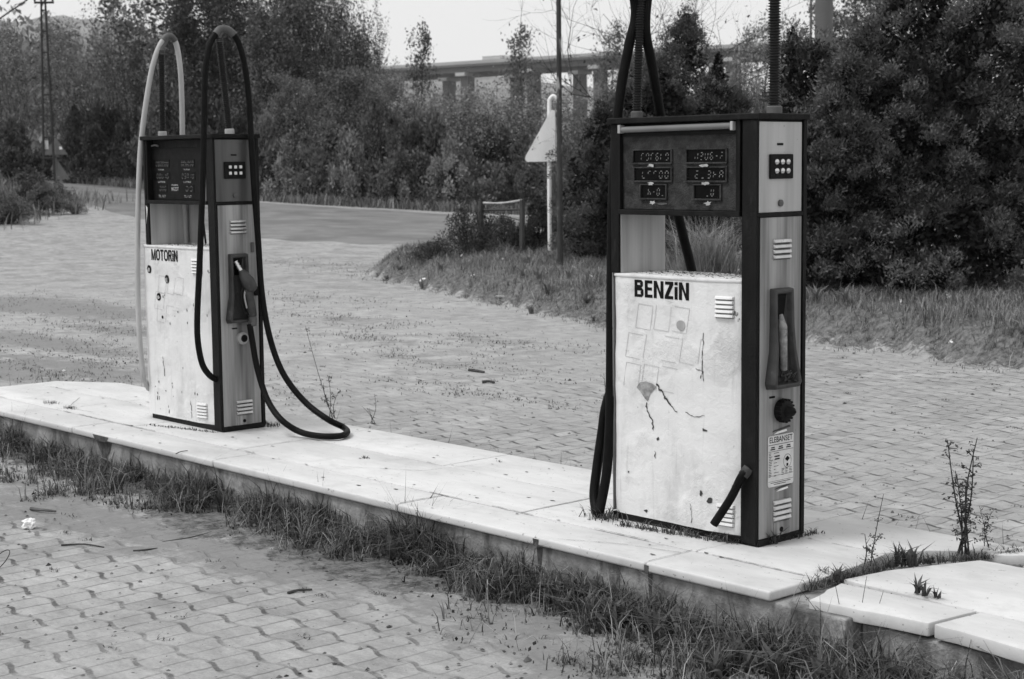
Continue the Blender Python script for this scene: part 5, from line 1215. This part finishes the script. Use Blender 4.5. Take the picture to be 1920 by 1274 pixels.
nr = np.random.default_rng(93); L_x, L_y, L_h = [], [], []
for q, ax_, ay_, kk in DIRT[:16]:
    c = on_z(q, G); m = int(1500*kk); d_ = np.hypot(c[0], c[1])
    L_x.append(c[0]+nr.normal(0, ax_*0.75, m)); L_y.append(c[1]+nr.normal(0, ay_*0.75, m)); L_h.append(nr.uniform(0.004, 0.028, m)*(0.6+d_/25))
x, y, h = np.concatenate(L_x), np.concatenate(L_y), np.concatenate(L_h); cl = np.array([mnoise.noise(Vector((a*1.5, b*2.8, 9.0)))+0.7*mnoise.noise(Vector((a*6, b*9, 2.0))) for a, b in zip(x, y)])
keep = (cl > -0.05) & ~((y > Y0-0.05) & (y < Y1+0.05) & (x > -11.6)) & (y > Y1); x, y, h = x[keep], y[keep], h[keep]; n = len(x)
V, Fc, sh = blade_geo(np.stack([x, y, np.full(n, G)+height(x*SH[0]+y*SH[1], x*TH[0]+y*TH[1])-G], 1), h, nr.uniform(0.005, 0.012, n), nr.uniform(0.4, 1.9, n), nr)
tag(link('lot_moss', np_mesh('lot_moss', V, Fc, sh), M['grass']), 'thin moss and short grass patching the sandy lot behind the island', 'grass', kind='stuff')
q = turf_points(420, nr); x, y = st_np(q); V, Fc, sh = rosettes(np.stack([x, y, height(q[:,0], q[:,1])], 1), 8, 0.16, 0.030, (0.3, 1.3), nr)
tag(link('mound_weeds', np_mesh('mound_weeds', V, Fc, sh), M['grass']), 'broad-leaved weeds scattered through the grass of the mound', 'weeds', kind='stuff')
q = turf_points(5200, nr); x, y = st_np(q); n = len(q); V, Fc, sh = blade_geo(np.stack([x, y, height(q[:,0], q[:,1])], 1), nr.uniform(0.06, 0.34, n)*nr.random(n)**0.4, nr.uniform(0.003, 0.007, n), nr.uniform(0.2, 1.5, n), nr)
tag(link('mound_straw', np_mesh('mound_straw', V, Fc, sh), M['straw']), 'dry pale stems standing in the grass of the mound', 'grass', kind='stuff')
# ------------------------------------------------------------------ single weeds
def tuft(px_, z, n, h, w, lean, mat, label, name='grass_tuft', spread=0.03, pos=None, cat='weed', seed=0):
    P = on_z(px_, z) if pos is None else np.array(pos); nr = np.random.default_rng(seed+int(px_[0] if px_ else 1))
    b = np.stack([nr.normal(0, spread, n), nr.normal(0, spread*0.6, n), np.zeros(n)], 1)
    V, Fc, sh = blade_geo(b, h*nr.uniform(0.35, 1.0, n), w*nr.uniform(0.6, 1.2, n), nr.uniform(lean*0.3, lean, n), nr)
    return tag(link(name, np_mesh(name, V, Fc, sh), mat, None, tuple(P-[0,0,0.003])), label, cat, None)
tuft((540, 905), G, 60, 0.24, 0.006, 0.45, M['grass_near'], 'tall spiky grass tuft rising over the kerb between the pumps', spread=0.05)
tuft((95, 757), 0, 60, 0.035, 0.004, 1.2, M['weed'], 'small dark grass tuft on the slabs left of the diesel pump', spread=0.035)
tuft((131, 766), 0, 60, 0.032, 0.004, 1.2, M['weed'], 'second small grass tuft on the slabs, nearer the diesel pump', spread=0.03)
tuft((684, 859), 0, 26, 0.03, 0.004, 1.5, M['weed'], 'tiny star-shaped weed in the middle of the bare slabs', spread=0.012)
tuft((938, 866), 0, 14, 0.022, 0.003, 1.5, M['weed'], 'tiny weed at the back of the bare slabs', spread=0.01)
tuft((505, 798), 0, 70, 0.05, 0.006, 1.2, M['weed'], 'weed clump at the right foot of the diesel pump', spread=0.045)
tuft((1135, 972), 0, 120, 0.07, 0.006, 1.4, M['weed'], 'dark grassy weed under the hanging hose loop', spread=0.05)
def strip(p, q, z, n, h, label, seed):
    A, B = on_z(p, z), on_z(q, z); nr = np.random.default_rng(seed); w = nr.random((n,1)); c = (A+B)/2
    b = A*(1-w)+B*w-c+np.stack([nr.normal(0, 0.012, n), nr.normal(0, 0.012, n), np.zeros(n)], 1)
    V1, F1, s1 = blade_geo(b, h*nr.uniform(0.2, 1.0, n)**1.5, nr.uniform(0.003, 0.007, n), nr.uniform(0.4, 1.5, n), nr)
    return tag(link('weed_strip', np_mesh('weed_strip', V1, F1, s1), M['weed'], None, tuple(c)), label, 'weeds', None, 'stuff')
strip((1160, 985), (1395, 1022), 0, 420, 0.05, 'dark weeds fringing the front foot of the petrol pump', 1)
strip((1430, 1020), (1535, 1000), 0, 160, 0.04, 'dark weeds fringing the end foot of the petrol pump', 2)
strip((278, 797), (405, 812), 0, 200, 0.02, 'moss and weeds fringing the foot of the diesel pump', 3)
strip((1510, 1108), (1680, 1062), -0.03, 420, 0.075, 'weeds in the gap between the intact cap and the loose slabs', 4)
strip((1680, 1062), (1925, 1042), -0.03, 420, 0.07, 'weeds in the gap behind the large loose slab', 5)
strip((1580, 1092), (1835, 1150), -0.03, 200, 0.025, 'weeds in the joint behind the front loose slabs', 6)
def leafy_weed(px_, z, label, n=46, size=0.045, h=0.03, seed=1, spread=0.05):
    P = on_z(px_, z); nr = np.random.default_rng(seed); q = max(3, n//11)
    C = nr.normal(size=(q,3))*np.array([spread, spread*0.6, 0])
    V, Fq, sh_ = rosettes(C, 11, size*1.25+h*0.5, 0.013, (0.3, 1.25), nr)
    return tag(link('leafy_weed', np_mesh('leafy_weed', V, Fq, sh_), M['weed'], None, tuple(P)), label, 'weed')
leafy_weed((1438, 1020), 0.0, 'broad-leaved weed at the corner foot of the petrol pump', 60)
leafy_weed((1560, 1085), -0.02, 'broad-leaved weed in the gap right of the intact cap end', 70)
leafy_weed((1700, 1062), -0.02, 'ragged leafy weed at the left of the tall dry weed', 60, h=0.08)
leafy_weed((1740, 1122), -0.01, 'small leafy weed in the joint of the front loose slabs', 34, size=0.035, h=0.04, spread=0.05)
def dry_stalk(px_, z, tips_px, label, depth_from=None, rad=0.0035, heads=14, hs=0.016, name='dry_weed', leaves=0, seed=1):
    P = on_z(px_, z) if depth_from is None else np.array(depth_from); D = float((P-CAM)@fw); rng = random.Random(seed); nr = np.random.default_rng(seed); mb = MB(); L = []
    for tq in tips_px:
        T = at_depth(tq, D)-P+SHV*rng.uniform(-0.03, 0.03); m = T*0.5+np.array([rng.gauss(0,.012), rng.gauss(0,.012), 0])
        path = smooth_path([np.array([rng.gauss(0,.012), rng.gauss(0,.012), 0]), m, T], 5); mb.tube(path, [rad*(1-0.06*i) for i in range(len(path))], 5)
        for k in range(heads):
            w = rng.uniform(0.25, 1.0); c = path[int(w*(len(path)-1))]; e = c+np.array([rng.gauss(0,hs), rng.gauss(0,hs), rng.uniform(0, hs*1.6)])
            mb.tube([c, e], [rad*0.5, rad*0.25], 4, cap=False)
            for _ in range(5): L.append(e+np.array([rng.gauss(0,hs*.35) for _ in range(3)]))
    r = empty(name, tuple(P)); tag(r, label, 'weed'); link('stalk', mb.mesh('stalk'), M['stalk'], r)
    if L:
        V, Fq = leaf_geo(np.array(L), hs*0.9, 0.5, None, 0, nr); link('seed_heads', np_mesh('seed_heads', V, Fq, nr.random(len(L))), M['stalk'], r)['kind'] = 'stuff'
    return r
SHV = np.array([SH[0], SH[1], 0])
dry_stalk((1803, 1040), -0.01, [(1780, 828), (1812, 905), (1833, 822), (1795, 890), (1800, 960), (1822, 840)], 'tall dark dry weed with seed heads growing from the back of the loose slabs', rad=0.0045, heads=13, hs=0.019, seed=2)
dry_stalk((1640, 1062), -0.02, [(1655, 925), (1648, 1000)], 'thin dry weed left of the tall seed-headed one', rad=0.0025, heads=12, hs=0.010, seed=3)
dry_stalk((1616, 1070), -0.02, [(1620, 1000)], 'short dry weed at the edge of the loose slabs', rad=0.003, heads=9, hs=0.012, seed=4)
dry_stalk((1850, 1035), -0.02, [(1860, 960), (1838, 950), (1845, 970)], 'pale thin weed right of the tall seed-headed one', rad=0.002, heads=10, hs=0.012, seed=5)
dry_stalk((624, 786), G, [(572, 612), (616, 705), (634, 735), (606, 720)], 'lone thin leaning weed stalk behind the hose loop', rad=0.003, heads=7, hs=0.016, seed=6)
dry_stalk((700, 795), G, [(679, 762), (702, 740), (692, 765)], 'short thin stalks behind the bare slabs', rad=0.0025, heads=2, hs=0.01, seed=7)
dry_stalk((1142, 850), G, [(1132, 700), (1137, 740), (1128, 760)], 'small feathery weed half hidden behind the hanging hose', rad=0.003, heads=16, hs=0.012, seed=8)
dry_stalk((1600, 1240), G, [(1625, 1080), (1560, 1075), (1655, 1110), (1500, 1105)], 'tall thin grass stems in front of the broken kerb', rad=0.002, heads=2, hs=0.01, seed=9)
dry_stalk((862, 520), -0.1, [(862, 360), (880, 372), (850, 385)], 'pale flowering weed stalk at the left of the wooden frame', depth_from=tuple(np.array([*at_depth((872, 450), 25.2)[:2], height(*to_st(*at_depth((872, 450), 25.2)[:2]))])), rad=0.008, heads=14, hs=0.05, seed=10)

nr = np.random.default_rng(77); n = 170; s = nr.uniform(5.3, 15, n); t = nr.uniform(-0.33, 0.33, n)*s; x, y = SH[0]*s+TH[0]*t, SH[1]*s+TH[1]*t; y = np.round(y/0.2)*0.2-0.1
keep = ~((y > Y0-0.05) & (y < Y1+0.1)) & (nr.random(n) < 0.35+0.65*np.exp(-np.abs(y-4.2)*1.6)); C = np.stack([x, y, np.full(n, G)], 1)[keep]; m = len(C)*14
b = np.repeat(C, 14, 0)+nr.normal(size=(m,3))*np.array([0.028, 0.012, 0]); V, Fc, sh = blade_geo(b, nr.uniform(0.006, 0.024, m), nr.uniform(0.003, 0.006, m), nr.uniform(0.8, 1.9, m), nr)
tag(link('joint_weeds', np_mesh('joint_weeds', V, Fc, sh), M['weed']), 'tiny weeds sprouting from the paver joints', 'weeds', kind='stuff')
# ------------------------------------------------------------------ litter and debris
def crumple(px_, z, r, mat, label, name, cat, seed, flat=0.8):
    import bmesh
    P = on_z(px_, z); bm = bmesh.new(); bmesh.ops.create_icosphere(bm, subdivisions=3, radius=1.0)
    for v in bm.verts:
        n_ = mnoise.noise(v.co*1.9+Vector((seed*3.1, 0, 0)))*0.45+mnoise.noise(v.co*5+Vector((0, seed*2.7, 0)))*0.25; v.co = v.co*(1+n_)*r; v.co.z = v.co.z*flat+r*flat*0.75
    me = bpy.data.meshes.new(name); bm.to_mesh(me); bm.free()
    return tag(link(name, me, mat, None, (P[0], P[1], z)), label, cat)
crumple((55, 990), G, 0.033, M['scrap'], 'crumpled white paper lying on the pavers at the lower left', 'crumpled_paper', 'litter', 1)
P = gp((795, 529)); crumple((795, 529), P[2], 0.06, M['scrap'], 'crumpled white plastic bag at the edge of the grassy mound', 'plastic_bag', 'litter', 2, 0.55)
crumple((120, 697), G, 0.012, M['scrap'], 'tiny white scrap behind the island at the left', 'paper_scrap', 'litter', 3)
crumple((842, 533), gp((842, 533))[2], 0.018, M['scrap'], 'tiny white scrap right of the plastic bag', 'paper_scrap', 'litter', 4)
def stick(p, q, z, rad, mat, label, name='stick', bend=0.02):
    A, B = on_z(p, z), on_z(q, z); c = (A+B)/2; m = c+np.array([bend*R.uniform(-1,1), bend*R.uniform(-1,1), 0.004]); mb = MB(); mb.tube(smooth_path([A-c, m-c, B-c], 4), [rad*(1-0.05*i) for i in range(9)], 6)
    return tag(mb.build(name, mat, None, loc=tuple(c+[0,0,rad*0.8])), label, 'stick')
stick((880, 697), (908, 701), G, 0.016, M['twig'], 'dark short stick on the lot, the farther of two')
stick((904, 719), (927, 720), G, 0.014, M['twig'], 'dark short stick on the lot, the nearer of two')
stick((58, 957), (105, 962), G, 0.010, M['bark_pale'], 'pale bark piece lying above the crumpled paper')
stick((115, 1024), (195, 1028), G, 0.005, M['twig'], 'thin dark twig lying on the pavers below the crumpled paper')
stick((250, 1035), (295, 1030), G, 0.005, M['twig'], 'thin dark twig in the middle of the near pavers')
stick((305, 1018), (400, 998), G, 0.004, M['twig'], 'long thin twig lying in the silt beside the verge', bend=0.06)
stick((540, 1115), (585, 1108), G, 0.007, M['twig'], 'dark twig on the silt at the lower middle')
stick((330, 852), (352, 846), 0.0, 0.003, M['twig'], 'tiny twig lying on the slabs in front of the diesel pump')
A = gp((945, 558)); mb = MB(); mb.box(-0.11, 0.11, -0.02, 0.02, 0, 0.02); o = mb.build('pale_board', M['wood_pale'], None, bevel=0.003, loc=(A[0], A[1], A[2])); o.rotation_euler = (0, 0.05, 0.75); tag(o, 'short pale board lying at the front edge of the mound', 'board')
c = on_z((-2, 1072), G); mb = MB(); mb.tube([np.array([0.05*math.cos(a), 0.05*math.sin(a), 0.045+0.045*math.sin(a*1.0)]) for a in np.linspace(0, 2*PI, 25)], 0.0022, 6, cap=False); tag(mb.build('wire_loop', M['twig'], None, loc=tuple(c)), 'thin wire loop at the left picture edge on the pavers', 'wire')
# crumbs of stone, leaf and soil over the lot: nobody could count them
def crumbs():
    nr = np.random.default_rng(81); n = 5200; s = nr.uniform(5.2, 24, n); t = nr.uniform(-0.33, 0.33, n)*s*1.05; x, y = SH[0]*s+TH[0]*t, SH[1]*s+TH[1]*t
    keep = ~((y > Y0-0.1) & (y < Y1+0.05)) ; s, t, x, y = s[keep], t[keep], x[keep], y[keep]; n = len(x)
    r = nr.uniform(0.003, 0.011, n)*np.where(nr.random(n) < 0.06, 2.0, 1.0); a = nr.uniform(0, 2*PI, n); z = height(s, t)+0.001
    V = np.stack([np.stack([x+r*np.cos(a+k*2*PI/5)*(0.6+0.4*(k % 2)), y+r*np.sin(a+k*2*PI/5), z+(0.0 if k else 0)*r], 1) for k in range(5)]+[np.stack([x, y, z+r*nr.uniform(0.3, 0.8, n)], 1)], 1).reshape(-1,3)
    b = (np.arange(n)*6)[:,None]; Fc = np.concatenate([b+np.array([[k, (k+1) % 5, 5]]) for k in range(5)], 1).reshape(-1,3)
    o = link('ground_litter', np_mesh('ground_litter', V, Fc, np.repeat(nr.random(n), 5)), M['crumb']); tag(o, 'crumbs of soil, leaf and grit scattered over the pavers', 'grit', kind='stuff')
M['crumb'] = leafy('grit_and_leaf_crumbs', 0.10, var=0.9, trans=0.0)
crumbs()
n = 90; q = turf_points(n, np.random.default_rng(91)); x, y = st_np(q); z = height(q[:,0], q[:,1])+NR.uniform(0.05, 0.12, n)
V, Fq = leaf_geo(np.repeat(np.stack([x, y, z], 1), 5, 0)+NR.normal(size=(n*5,3))*0.006, 0.022, 0.7)
tag(link('wild_flowers', np_mesh('wild_flowers', V, Fq), M['flower']), 'tiny white flowers dotted through the grass of the mound', 'flowers', kind='stuff')

# ------------------------------------------------------------------ posts, signs and poles
def ground_under(px_, D):
    P = at_depth((px_, 450), D); s, t = to_st(P[0], P[1]); return np.array([P[0], P[1], float(height(s, t))])
# wooden frame
D = 26.0; b0 = ground_under(902, D); b1 = ground_under(979, D-0.4); fr = empty('wooden_frame', tuple(b0)); tag(fr, 'weathered wooden frame of two posts and rails standing in brambles', 'fence')
t0 = at_depth((902, 377), D)-b0; t1 = at_depth((979, 375), D-0.4)-b0; d1 = b1-b0
for p, q in ((np.zeros(3), t0), (d1, t1)):
    m = MB(); m.tube([p-[0,0,0.05], p*0.5+q*0.5, q], [0.048, 0.045, 0.042], 8); m.build('post', M['wood'], fr, smooth=True)
m = MB(); m.tube(smooth_path([t0+[0,0,-0.03], (t0+t1)/2+[0,0,-0.045], t1+[0,0,-0.005]], 5), [0.017]*11, 7); m.build('rail', M['wood_pale'], fr, smooth=True)
m = MB(); m.tube([t0+[0,0,-0.15], t1+[0,0,-0.15]], 0.016, 7); m.build('rail', M['wood'], fr, smooth=True)
m = MB(); m.tube([t0+[0,0,-0.16], (t0+t1)/2+[0.03,0,-0.24], t1+[0,0,-0.33]], 0.008, 6); m.build('rail', M['wood'], fr, smooth=True)
# rusty pole
D = 22.3; g = ground_under(1050, D); top = at_depth((1047, -70), D); m = MB(); m.tube([np.zeros(3)-[0,0,0.1], (top-g)*0.33, (top-g)*0.66, top-g], [0.040, 0.038, 0.035, 0.033], 10)
tag(m.build('thin_pole', M['pole_rust'], None, smooth=True, loc=tuple(g)), 'thin flaking rusty pole standing in the grass beside the triangle sign', 'pole')
# triangle sign seen from behind on a hooked pipe
D = 25.4; g = ground_under(1031, D); sg = empty('triangle_sign', tuple(g)); tag(sg, 'white triangular road sign seen from behind on a hooked pipe post', 'road sign')
def S_(q, d=0.0): return at_depth(q, D+d)-g
m = MB(); m.tube(smooth_path([np.array([0,0,-0.1]), S_((1030, 330)), S_((1030, 200)), S_((1031, 188)), S_((1037, 181)), S_((1044, 186))], 5), 0.034, 10); m.build('post', M['sign_white'], sg, smooth=True)
m = MB(); m.tube([S_((1039, 430), 0.05), S_((1039, 214), 0.05)], 0.024, 8); m.build('brace', M['galv_dark'], sg, smooth=True)
n_ = -(np.array([SH[0], SH[1], 0]))
tri = [S_(p, -0.055) for p in ((1035, 206), (1029, 214), (986, 292), (984, 299), (988, 304), (1040, 303), (1040, 208))]; m = MB(); m.plate(tri, -n_, 0.004); m.build('plate', M['sign_white'], sg)
tri = [S_((1040, 208), -0.055), S_((1040, 303), -0.055), S_((1052, 303), 0.33), S_((1045, 280), 0.2)]; m = MB(); m.plate(tri, (TH[0], TH[1], 0), 0.004); m.build('bent_plate', M['sign_white'], sg)
# lattice power pole
D = 57.0; g = ground_under(97, D); lp = empty('power_pole', tuple(g)); tag(lp, 'dark lattice power pole with a crossarm rising at the left', 'utility pole')
def L_(q): return at_depth(q, D)-g
k0, k1 = np.array([-0.20*TH[0], -0.20*TH[1], 0]), np.array([0.20*TH[0], 0.20*TH[1], 0])
ta, tb = L_((77, -12)), L_((84, -12))
for a, b in ((k0, ta), (k1, tb)):
    m = MB(); m.tube([a-[0,0,0.2], b], [0.05, 0.04], 6); m.build('leg', M['pole_concrete'], lp)
for i in range(9):
    w = (i+0.6)/9.4; m = MB(); m.tube([k0*(1-w)+ta*w, k1*(1-w)+tb*w], 0.03, 6); m.build('rung', M['pole_concrete'], lp)
m = MB(); c = L_((82, 5)); e = np.array([TH[0], TH[1], 0]); m.plate([c-e*0.34-[0,0,.035], c+e*0.34-[0,0,.035], c+e*0.34+[0,0,.035], c-e*0.34+[0,0,.035]], (SH[0], SH[1], 0), 0.07); m.build('crossarm', M['pole_concrete'], lp)
for k in (-0.31, 0.31):
    m = MB(); m.tube([c+e*k, c+e*k+[0,0,0.16]], [0.03, 0.045], 8); m.build('insulator', M['galv_dark'], lp)
c = L_((87, 272))-np.array([SH[0], SH[1], 0])*0.08; m = MB(); m.plate([c-e*0.09-[0,0,.15], c+e*0.09-[0,0,.15], c+e*0.09+[0,0,.15], c-e*0.09+[0,0,.15]], (SH[0], SH[1], 0), 0.01); m.build('number_plate', M['sticker'], lp)
A, B = at_depth((66, -16), 57), at_depth((-160, 150), 44); P = smooth_path([A, at_depth((48, 2), 56), at_depth((0, 35), 52.5), B], 6); c = sum(P)/len(P); m = MB(); m.tube([p-c for p in P], 0.028, 5); tag(m.build('overhead_wire', M['black'], None, loc=tuple(c)), 'dark overhead wire falling to the left from the power pole', 'wire')
# small triangle signs behind it
for i, (apex, bl, br, lab) in enumerate([((104, 258), (80, 291), (127, 290), 'upper of two grey triangular signs behind the lattice pole'), ((105, 296), (84, 337), (131, 336), 'lower of two grey triangular signs behind the lattice pole')]):
    D = 60.0+i*0.12; g = ground_under(106, D); ts = empty('warning_sign', tuple(g)); tag(ts, lab, 'road sign', 'triangular signs at the far bend'); f = lambda q: at_depth(q, D)-g
    m = MB(); m.plate([f(bl), f(br), f(apex)], (SH[0], SH[1], 0), 0.02); m.build('plate', M['galv_dark'], ts)
    m = MB(); xm = (bl[0]+br[0])/2; b_ = f((xm, 300)); m.tube([np.array([b_[0], b_[1], -0.1])+np.array([SH[0], SH[1], 0])*0.06, f(apex)+np.array([SH[0], SH[1], 0])*0.06-[0, 0, 0.1]], 0.03, 7); m.build('post', M['galv_dark'], ts)
    if i == 0:
        q = f((114, 278))-np.array([SH[0], SH[1], 0])*0.012; m = MB(); m.plate([q-e*.05-[0,0,.05], q+e*.05-[0,0,.05], q+e*.05+[0,0,.05], q-e*.05+[0,0,.05]], (SH[0], SH[1], 0), 0.008); m.build('reflector', M['button'], ts)
# tall grey column and thin pole behind the cypress
D = 48.0; g = ground_under(1541, D); m = MB(); m.tube([np.zeros(3)-[0,0,.1], np.array([0,0,14.0])], 16.5*D/F_PX, 20, cap=True); tc = m.build('steel_column', M['column'] if 'column' in M else M['galv_dark'], None, smooth=True, loc=tuple(g)); tag(tc, 'tall thick grey steel column rising behind the cypress', 'column')
m = MB(); m.tube([np.zeros(3), np.array([0,0,0.05])], 27*D/F_PX, 20); m.build('base_flange', M['galv_dark'], tc)
D = 40.0; g = ground_under(1517, D); m = MB(); m.tube([np.zeros(3), np.array([0,0,9.0])], [0.034, 0.026], 8); tag(m.build('thin_mast', M['galv_dark'], None, smooth=True, loc=tuple(g)), 'thin dark mast just left of the thick grey column', 'pole')
# white house glimpsed through the saplings
D = 120.0; c = at_depth((176, 146), D); s, t = to_st(c[0], c[1]); gz = float(height(s, t)); hs = empty('white_house', (c[0], c[1], gz), -YAW); tag(hs, 'small white house glimpsed through the saplings', 'house'); hz = c[2]-gz+0.25
m = MB(); m.box(-0.8, 0.8, 0, 3, 0, hz); m.build('wall', M['house_w'], hs)
m = MB(); m.add([(-0.95,-.15,hz), (0.95,-.15,hz), (0.95,3.15,hz), (-0.95,3.15,hz), (-0.95,1.5,hz+0.35), (0.95,1.5,hz+0.35)], [(0,1,5,4), (2,3,4,5), (0,4,3), (1,2,5), (0,3,2,1)]); m.build('roof', M['house_w'], hs)
m = MB(); m.box(-0.2, 0.2, -0.03, 0.02, hz-0.55, hz-0.2); m.build('window', M['truck_d'], hs)

# ------------------------------------------------------------------ viaduct with a lorry
M['conc_rail'] = simple('parapet_concrete', 0.36, 0.9, var=0.1, scale=0.05); M['conc_girder'] = simple('shaded_girder_concrete', 0.10, 0.9, var=0.15, scale=0.05)  # girder and deck tone darkened: underside shadow put into the colour
DA, DB = 585.0, 735.0
A = at_depth((1500, 76), DA); B = at_depth((620, 130), DB); A[2] = B[2] = (A[2]+B[2])/2
ax = (B-A); Lv = np.linalg.norm(ax); ax /= Lv; nx = np.array([ax[1], -ax[0], 0]);
if nx@(CAM-A) < 0: nx = -nx
vd = empty('viaduct', tuple(A)); tag(vd, 'long hazy motorway viaduct on tall piers crossing the background', 'bridge')
def beam(name, mat, a0, a1, n0, n1, z0, z1, par=vd):
    m = MB(); P = lambda a, n: ax*a+nx*n
    q = [P(a0,n0), P(a1,n0), P(a1,n1), P(a0,n1)]
    m.add([(*p[:2], z0) for p in q]+[(*p[:2], z1) for p in q], [(3,2,1,0), (4,5,6,7), (0,1,5,4), (1,2,6,5), (2,3,7,6), (3,0,4,7)]); return m.build(name, mat, par)
def along(px_):   # distance along the viaduct of picture column px_
    lo, hi = -200.0, Lv+400
    for _ in range(40):
        m = (lo+hi)/2; d = A+ax*m-CAM; x = PW/2+F_PX*(d@rt)/(d@fw)
        if x > px_: lo = m
        else: hi = m
    return lo
a0, a1 = -150.0, Lv+160
for dk, (nf, nb_, dz) in enumerate(((0.0, -11.0, 0.0), (-14.0, -25.0, -0.8))):
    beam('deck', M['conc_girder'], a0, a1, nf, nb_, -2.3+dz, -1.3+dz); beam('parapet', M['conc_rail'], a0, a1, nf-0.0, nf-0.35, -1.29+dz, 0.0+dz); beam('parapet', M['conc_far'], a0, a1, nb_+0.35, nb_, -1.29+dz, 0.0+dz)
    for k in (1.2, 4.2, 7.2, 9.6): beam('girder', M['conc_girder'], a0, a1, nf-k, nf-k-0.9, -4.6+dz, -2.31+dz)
    for px_ in (((860, 985, 1110, 1235, 1360, 1470) if dk == 0 else (785, 913, 1032, 1160, 1290, 1415))):
        c = along(px_); w = 14.0*(A+ax*c-CAM)@fw/F_PX/abs(ax@rt)
        p = beam('pier', M['conc_pier'], c-2.0, c+2.0, nf-3.3, nb_+3.3, -46, -6.0+dz); beam('pier_head', M['conc_pale'], c-2.6, c+2.6, nf-0.6, nb_+0.6, -5.99+dz, -4.61+dz, vd)
c0, c1, c2 = along(932), along(895), along(950); tk = empty('lorry', tuple(A+ax*((c0+c1)/2)-nx*4.5+[0,0,-1.29])); tag(tk, 'articulated lorry with a pale trailer crossing the viaduct', 'lorry'); O = (c0+c1)/2
def tb_(name, mat, a0, a1, z0, z1, n0=-1.3, n1=1.3, par=tk): return beam(name, mat, a0-O, a1-O, n0, n1, z0, z1, par)
tb_('trailer', M['truck_w'], c0, c1, 0.9, 2.75); tb_('trailer_edge', M['truck_d'], c0-0.02, c1+0.02, 2.76, 2.9); tb_('chassis', M['truck_d'], c2, c1, 0.4, 0.89, -1.0, 1.0)
cab = tb_('cab', M['truck_w'], c2, c2+(c0-c2)*0.72, 0.9, 2.6); tb_('windscreen', M['truck_d'], c2-0.05, c2+0.9, 1.7, 2.3, -1.32, 1.32)
for f_ in (0.1, 0.75):
    for n__ in (-1.15, 1.15):
        cc = c1+(c0-c1)*f_-O; w_ = ax*cc+nx*n__; m = MB(); m.tube([w_-nx*0.15+[0,0,0.5], w_+nx*0.15+[0,0,0.5]], 0.5, 12); m.build('wheel', M['truck_d'], tk)
for n__ in (-1.15, 1.15):
    w_ = ax*(c2+1.2-O)+nx*n__; m = MB(); m.tube([w_-nx*0.15+[0,0,0.5], w_+nx*0.15+[0,0,0.5]], 0.5, 12); m.build('wheel', M['truck_d'], tk)

# ------------------------------------------------------------------ air between here and the far things
HAZE = True
if HAZE:
    m = MB(); cx, cy = st(900, 0); b = MB(); e1, e2 = np.array([SH[0], SH[1]]), np.array([TH[0], TH[1]])
    q = [(-150, -1300), (-150, 1300), (2300, 1300), (2300, -1300)]; P = [e1*a+e2*c for a, c in q]
    b.prism([tuple(p) for p in P], -5.0, 150.0); hz_m = bpy.data.materials.new('thin_haze'); hz_m.use_nodes = True; nt = hz_m.node_tree; nt.nodes.remove(nt.nodes['Principled BSDF'])
    pv = nt.nodes.new('ShaderNodeVolumePrincipled'); pv.inputs['Color'].default_value = g3(0.95); pv.inputs['Density'].default_value = 0.00011; nt.links.new(pv.outputs[0], nt.nodes['Material Output'].inputs['Volume'])
    o = b.build('haze', hz_m); tag(o, 'thin pale haze softening the far viaduct and hills', 'haze', kind='stuff')

# ------------------------------------------------------------------ light, sky, camera
SUN_EL, SUN_AZ = math.radians(48), None
sun_from = Vector((-0.30, -0.62, 1.1)).normalized()      # direction towards the sun (bright veil behind the photographer)
w = bpy.data.worlds.new('World'); scene.world = w; w.use_nodes = True
N = NT(w.node_tree); bg = w.node_tree.nodes['Background']
sky = N.n('ShaderNodeTexSky', sky_type='NISHITA'); sky.sun_disc = False
el = math.asin(sun_from.z); az = math.atan2(sun_from.x, sun_from.y)
sky.sun_elevation = el; sky.sun_rotation = az; sky.dust_density = 4.0; sky.air_density = 1.0
bw = N.n('ShaderNodeRGBToBW'); N.l(sky.outputs[0], bw.inputs[0])
veil = N.mix(0.90, bw.outputs[0], 8.8)                     # high even overcast
cb = N.n('ShaderNodeCombineColor'); [N.l(veil, cb.inputs[i]) for i in range(3)]
N.l(cb.outputs[0], bg.inputs['Color']); bg.inputs['Strength'].default_value = 0.075
ld = bpy.data.lights.new('sun', 'SUN'); ld.energy = 1.5; ld.angle = math.radians(18); ld.color = (1, 1, 1)
lo_ = bpy.data.objects.new('sun', ld); COL.objects.link(lo_)
lo_.rotation_euler = (-sun_from).to_track_quat('-Z', 'Y').to_euler(); lo_.location = (0, 0, 20)

cd = bpy.data.cameras.new('camera'); cam = bpy.data.objects.new('camera', cd); COL.objects.link(cam)
cd.sensor_width = 36; cd.sensor_fit = 'HORIZONTAL'; cd.lens = F_PX/PW*36; cd.clip_end = 5000; cd.clip_start = 0.1
mw = Matrix(((rt[0], up[0], -fw[0], 0), (rt[1], up[1], -fw[1], 0), (rt[2], up[2], -fw[2], CAM_H), (0, 0, 0, 1)))
cam.matrix_world = mw; scene.camera = cam
cd.dof.use_dof = True; cd.dof.focus_distance = 7.3; cd.dof.aperture_fstop = 7.0
vs = scene.view_settings; scene.display_settings.display_device = 'sRGB'
vs.view_transform = 'Standard'; vs.look = 'None'; vs.exposure = 0.50; vs.gamma = 1.0
scene.render.engine = 'CYCLES'
scene.cycles.volume_bounces = 4; scene.cycles.max_bounces = 8; scene.cycles.diffuse_bounces = 3; scene.cycles.glossy_bounces = 2; scene.cycles.transmission_bounces = 3; scene.cycles.transparent_max_bounces = 4
scene.cycles.caustics_reflective = False; scene.cycles.caustics_refractive = False

scene.cycles.use_denoising = True
scene.cycles.denoiser = 'OPENIMAGEDENOISE'; scene.cycles.denoising_input_passes = 'RGB_ALBEDO_NORMAL'
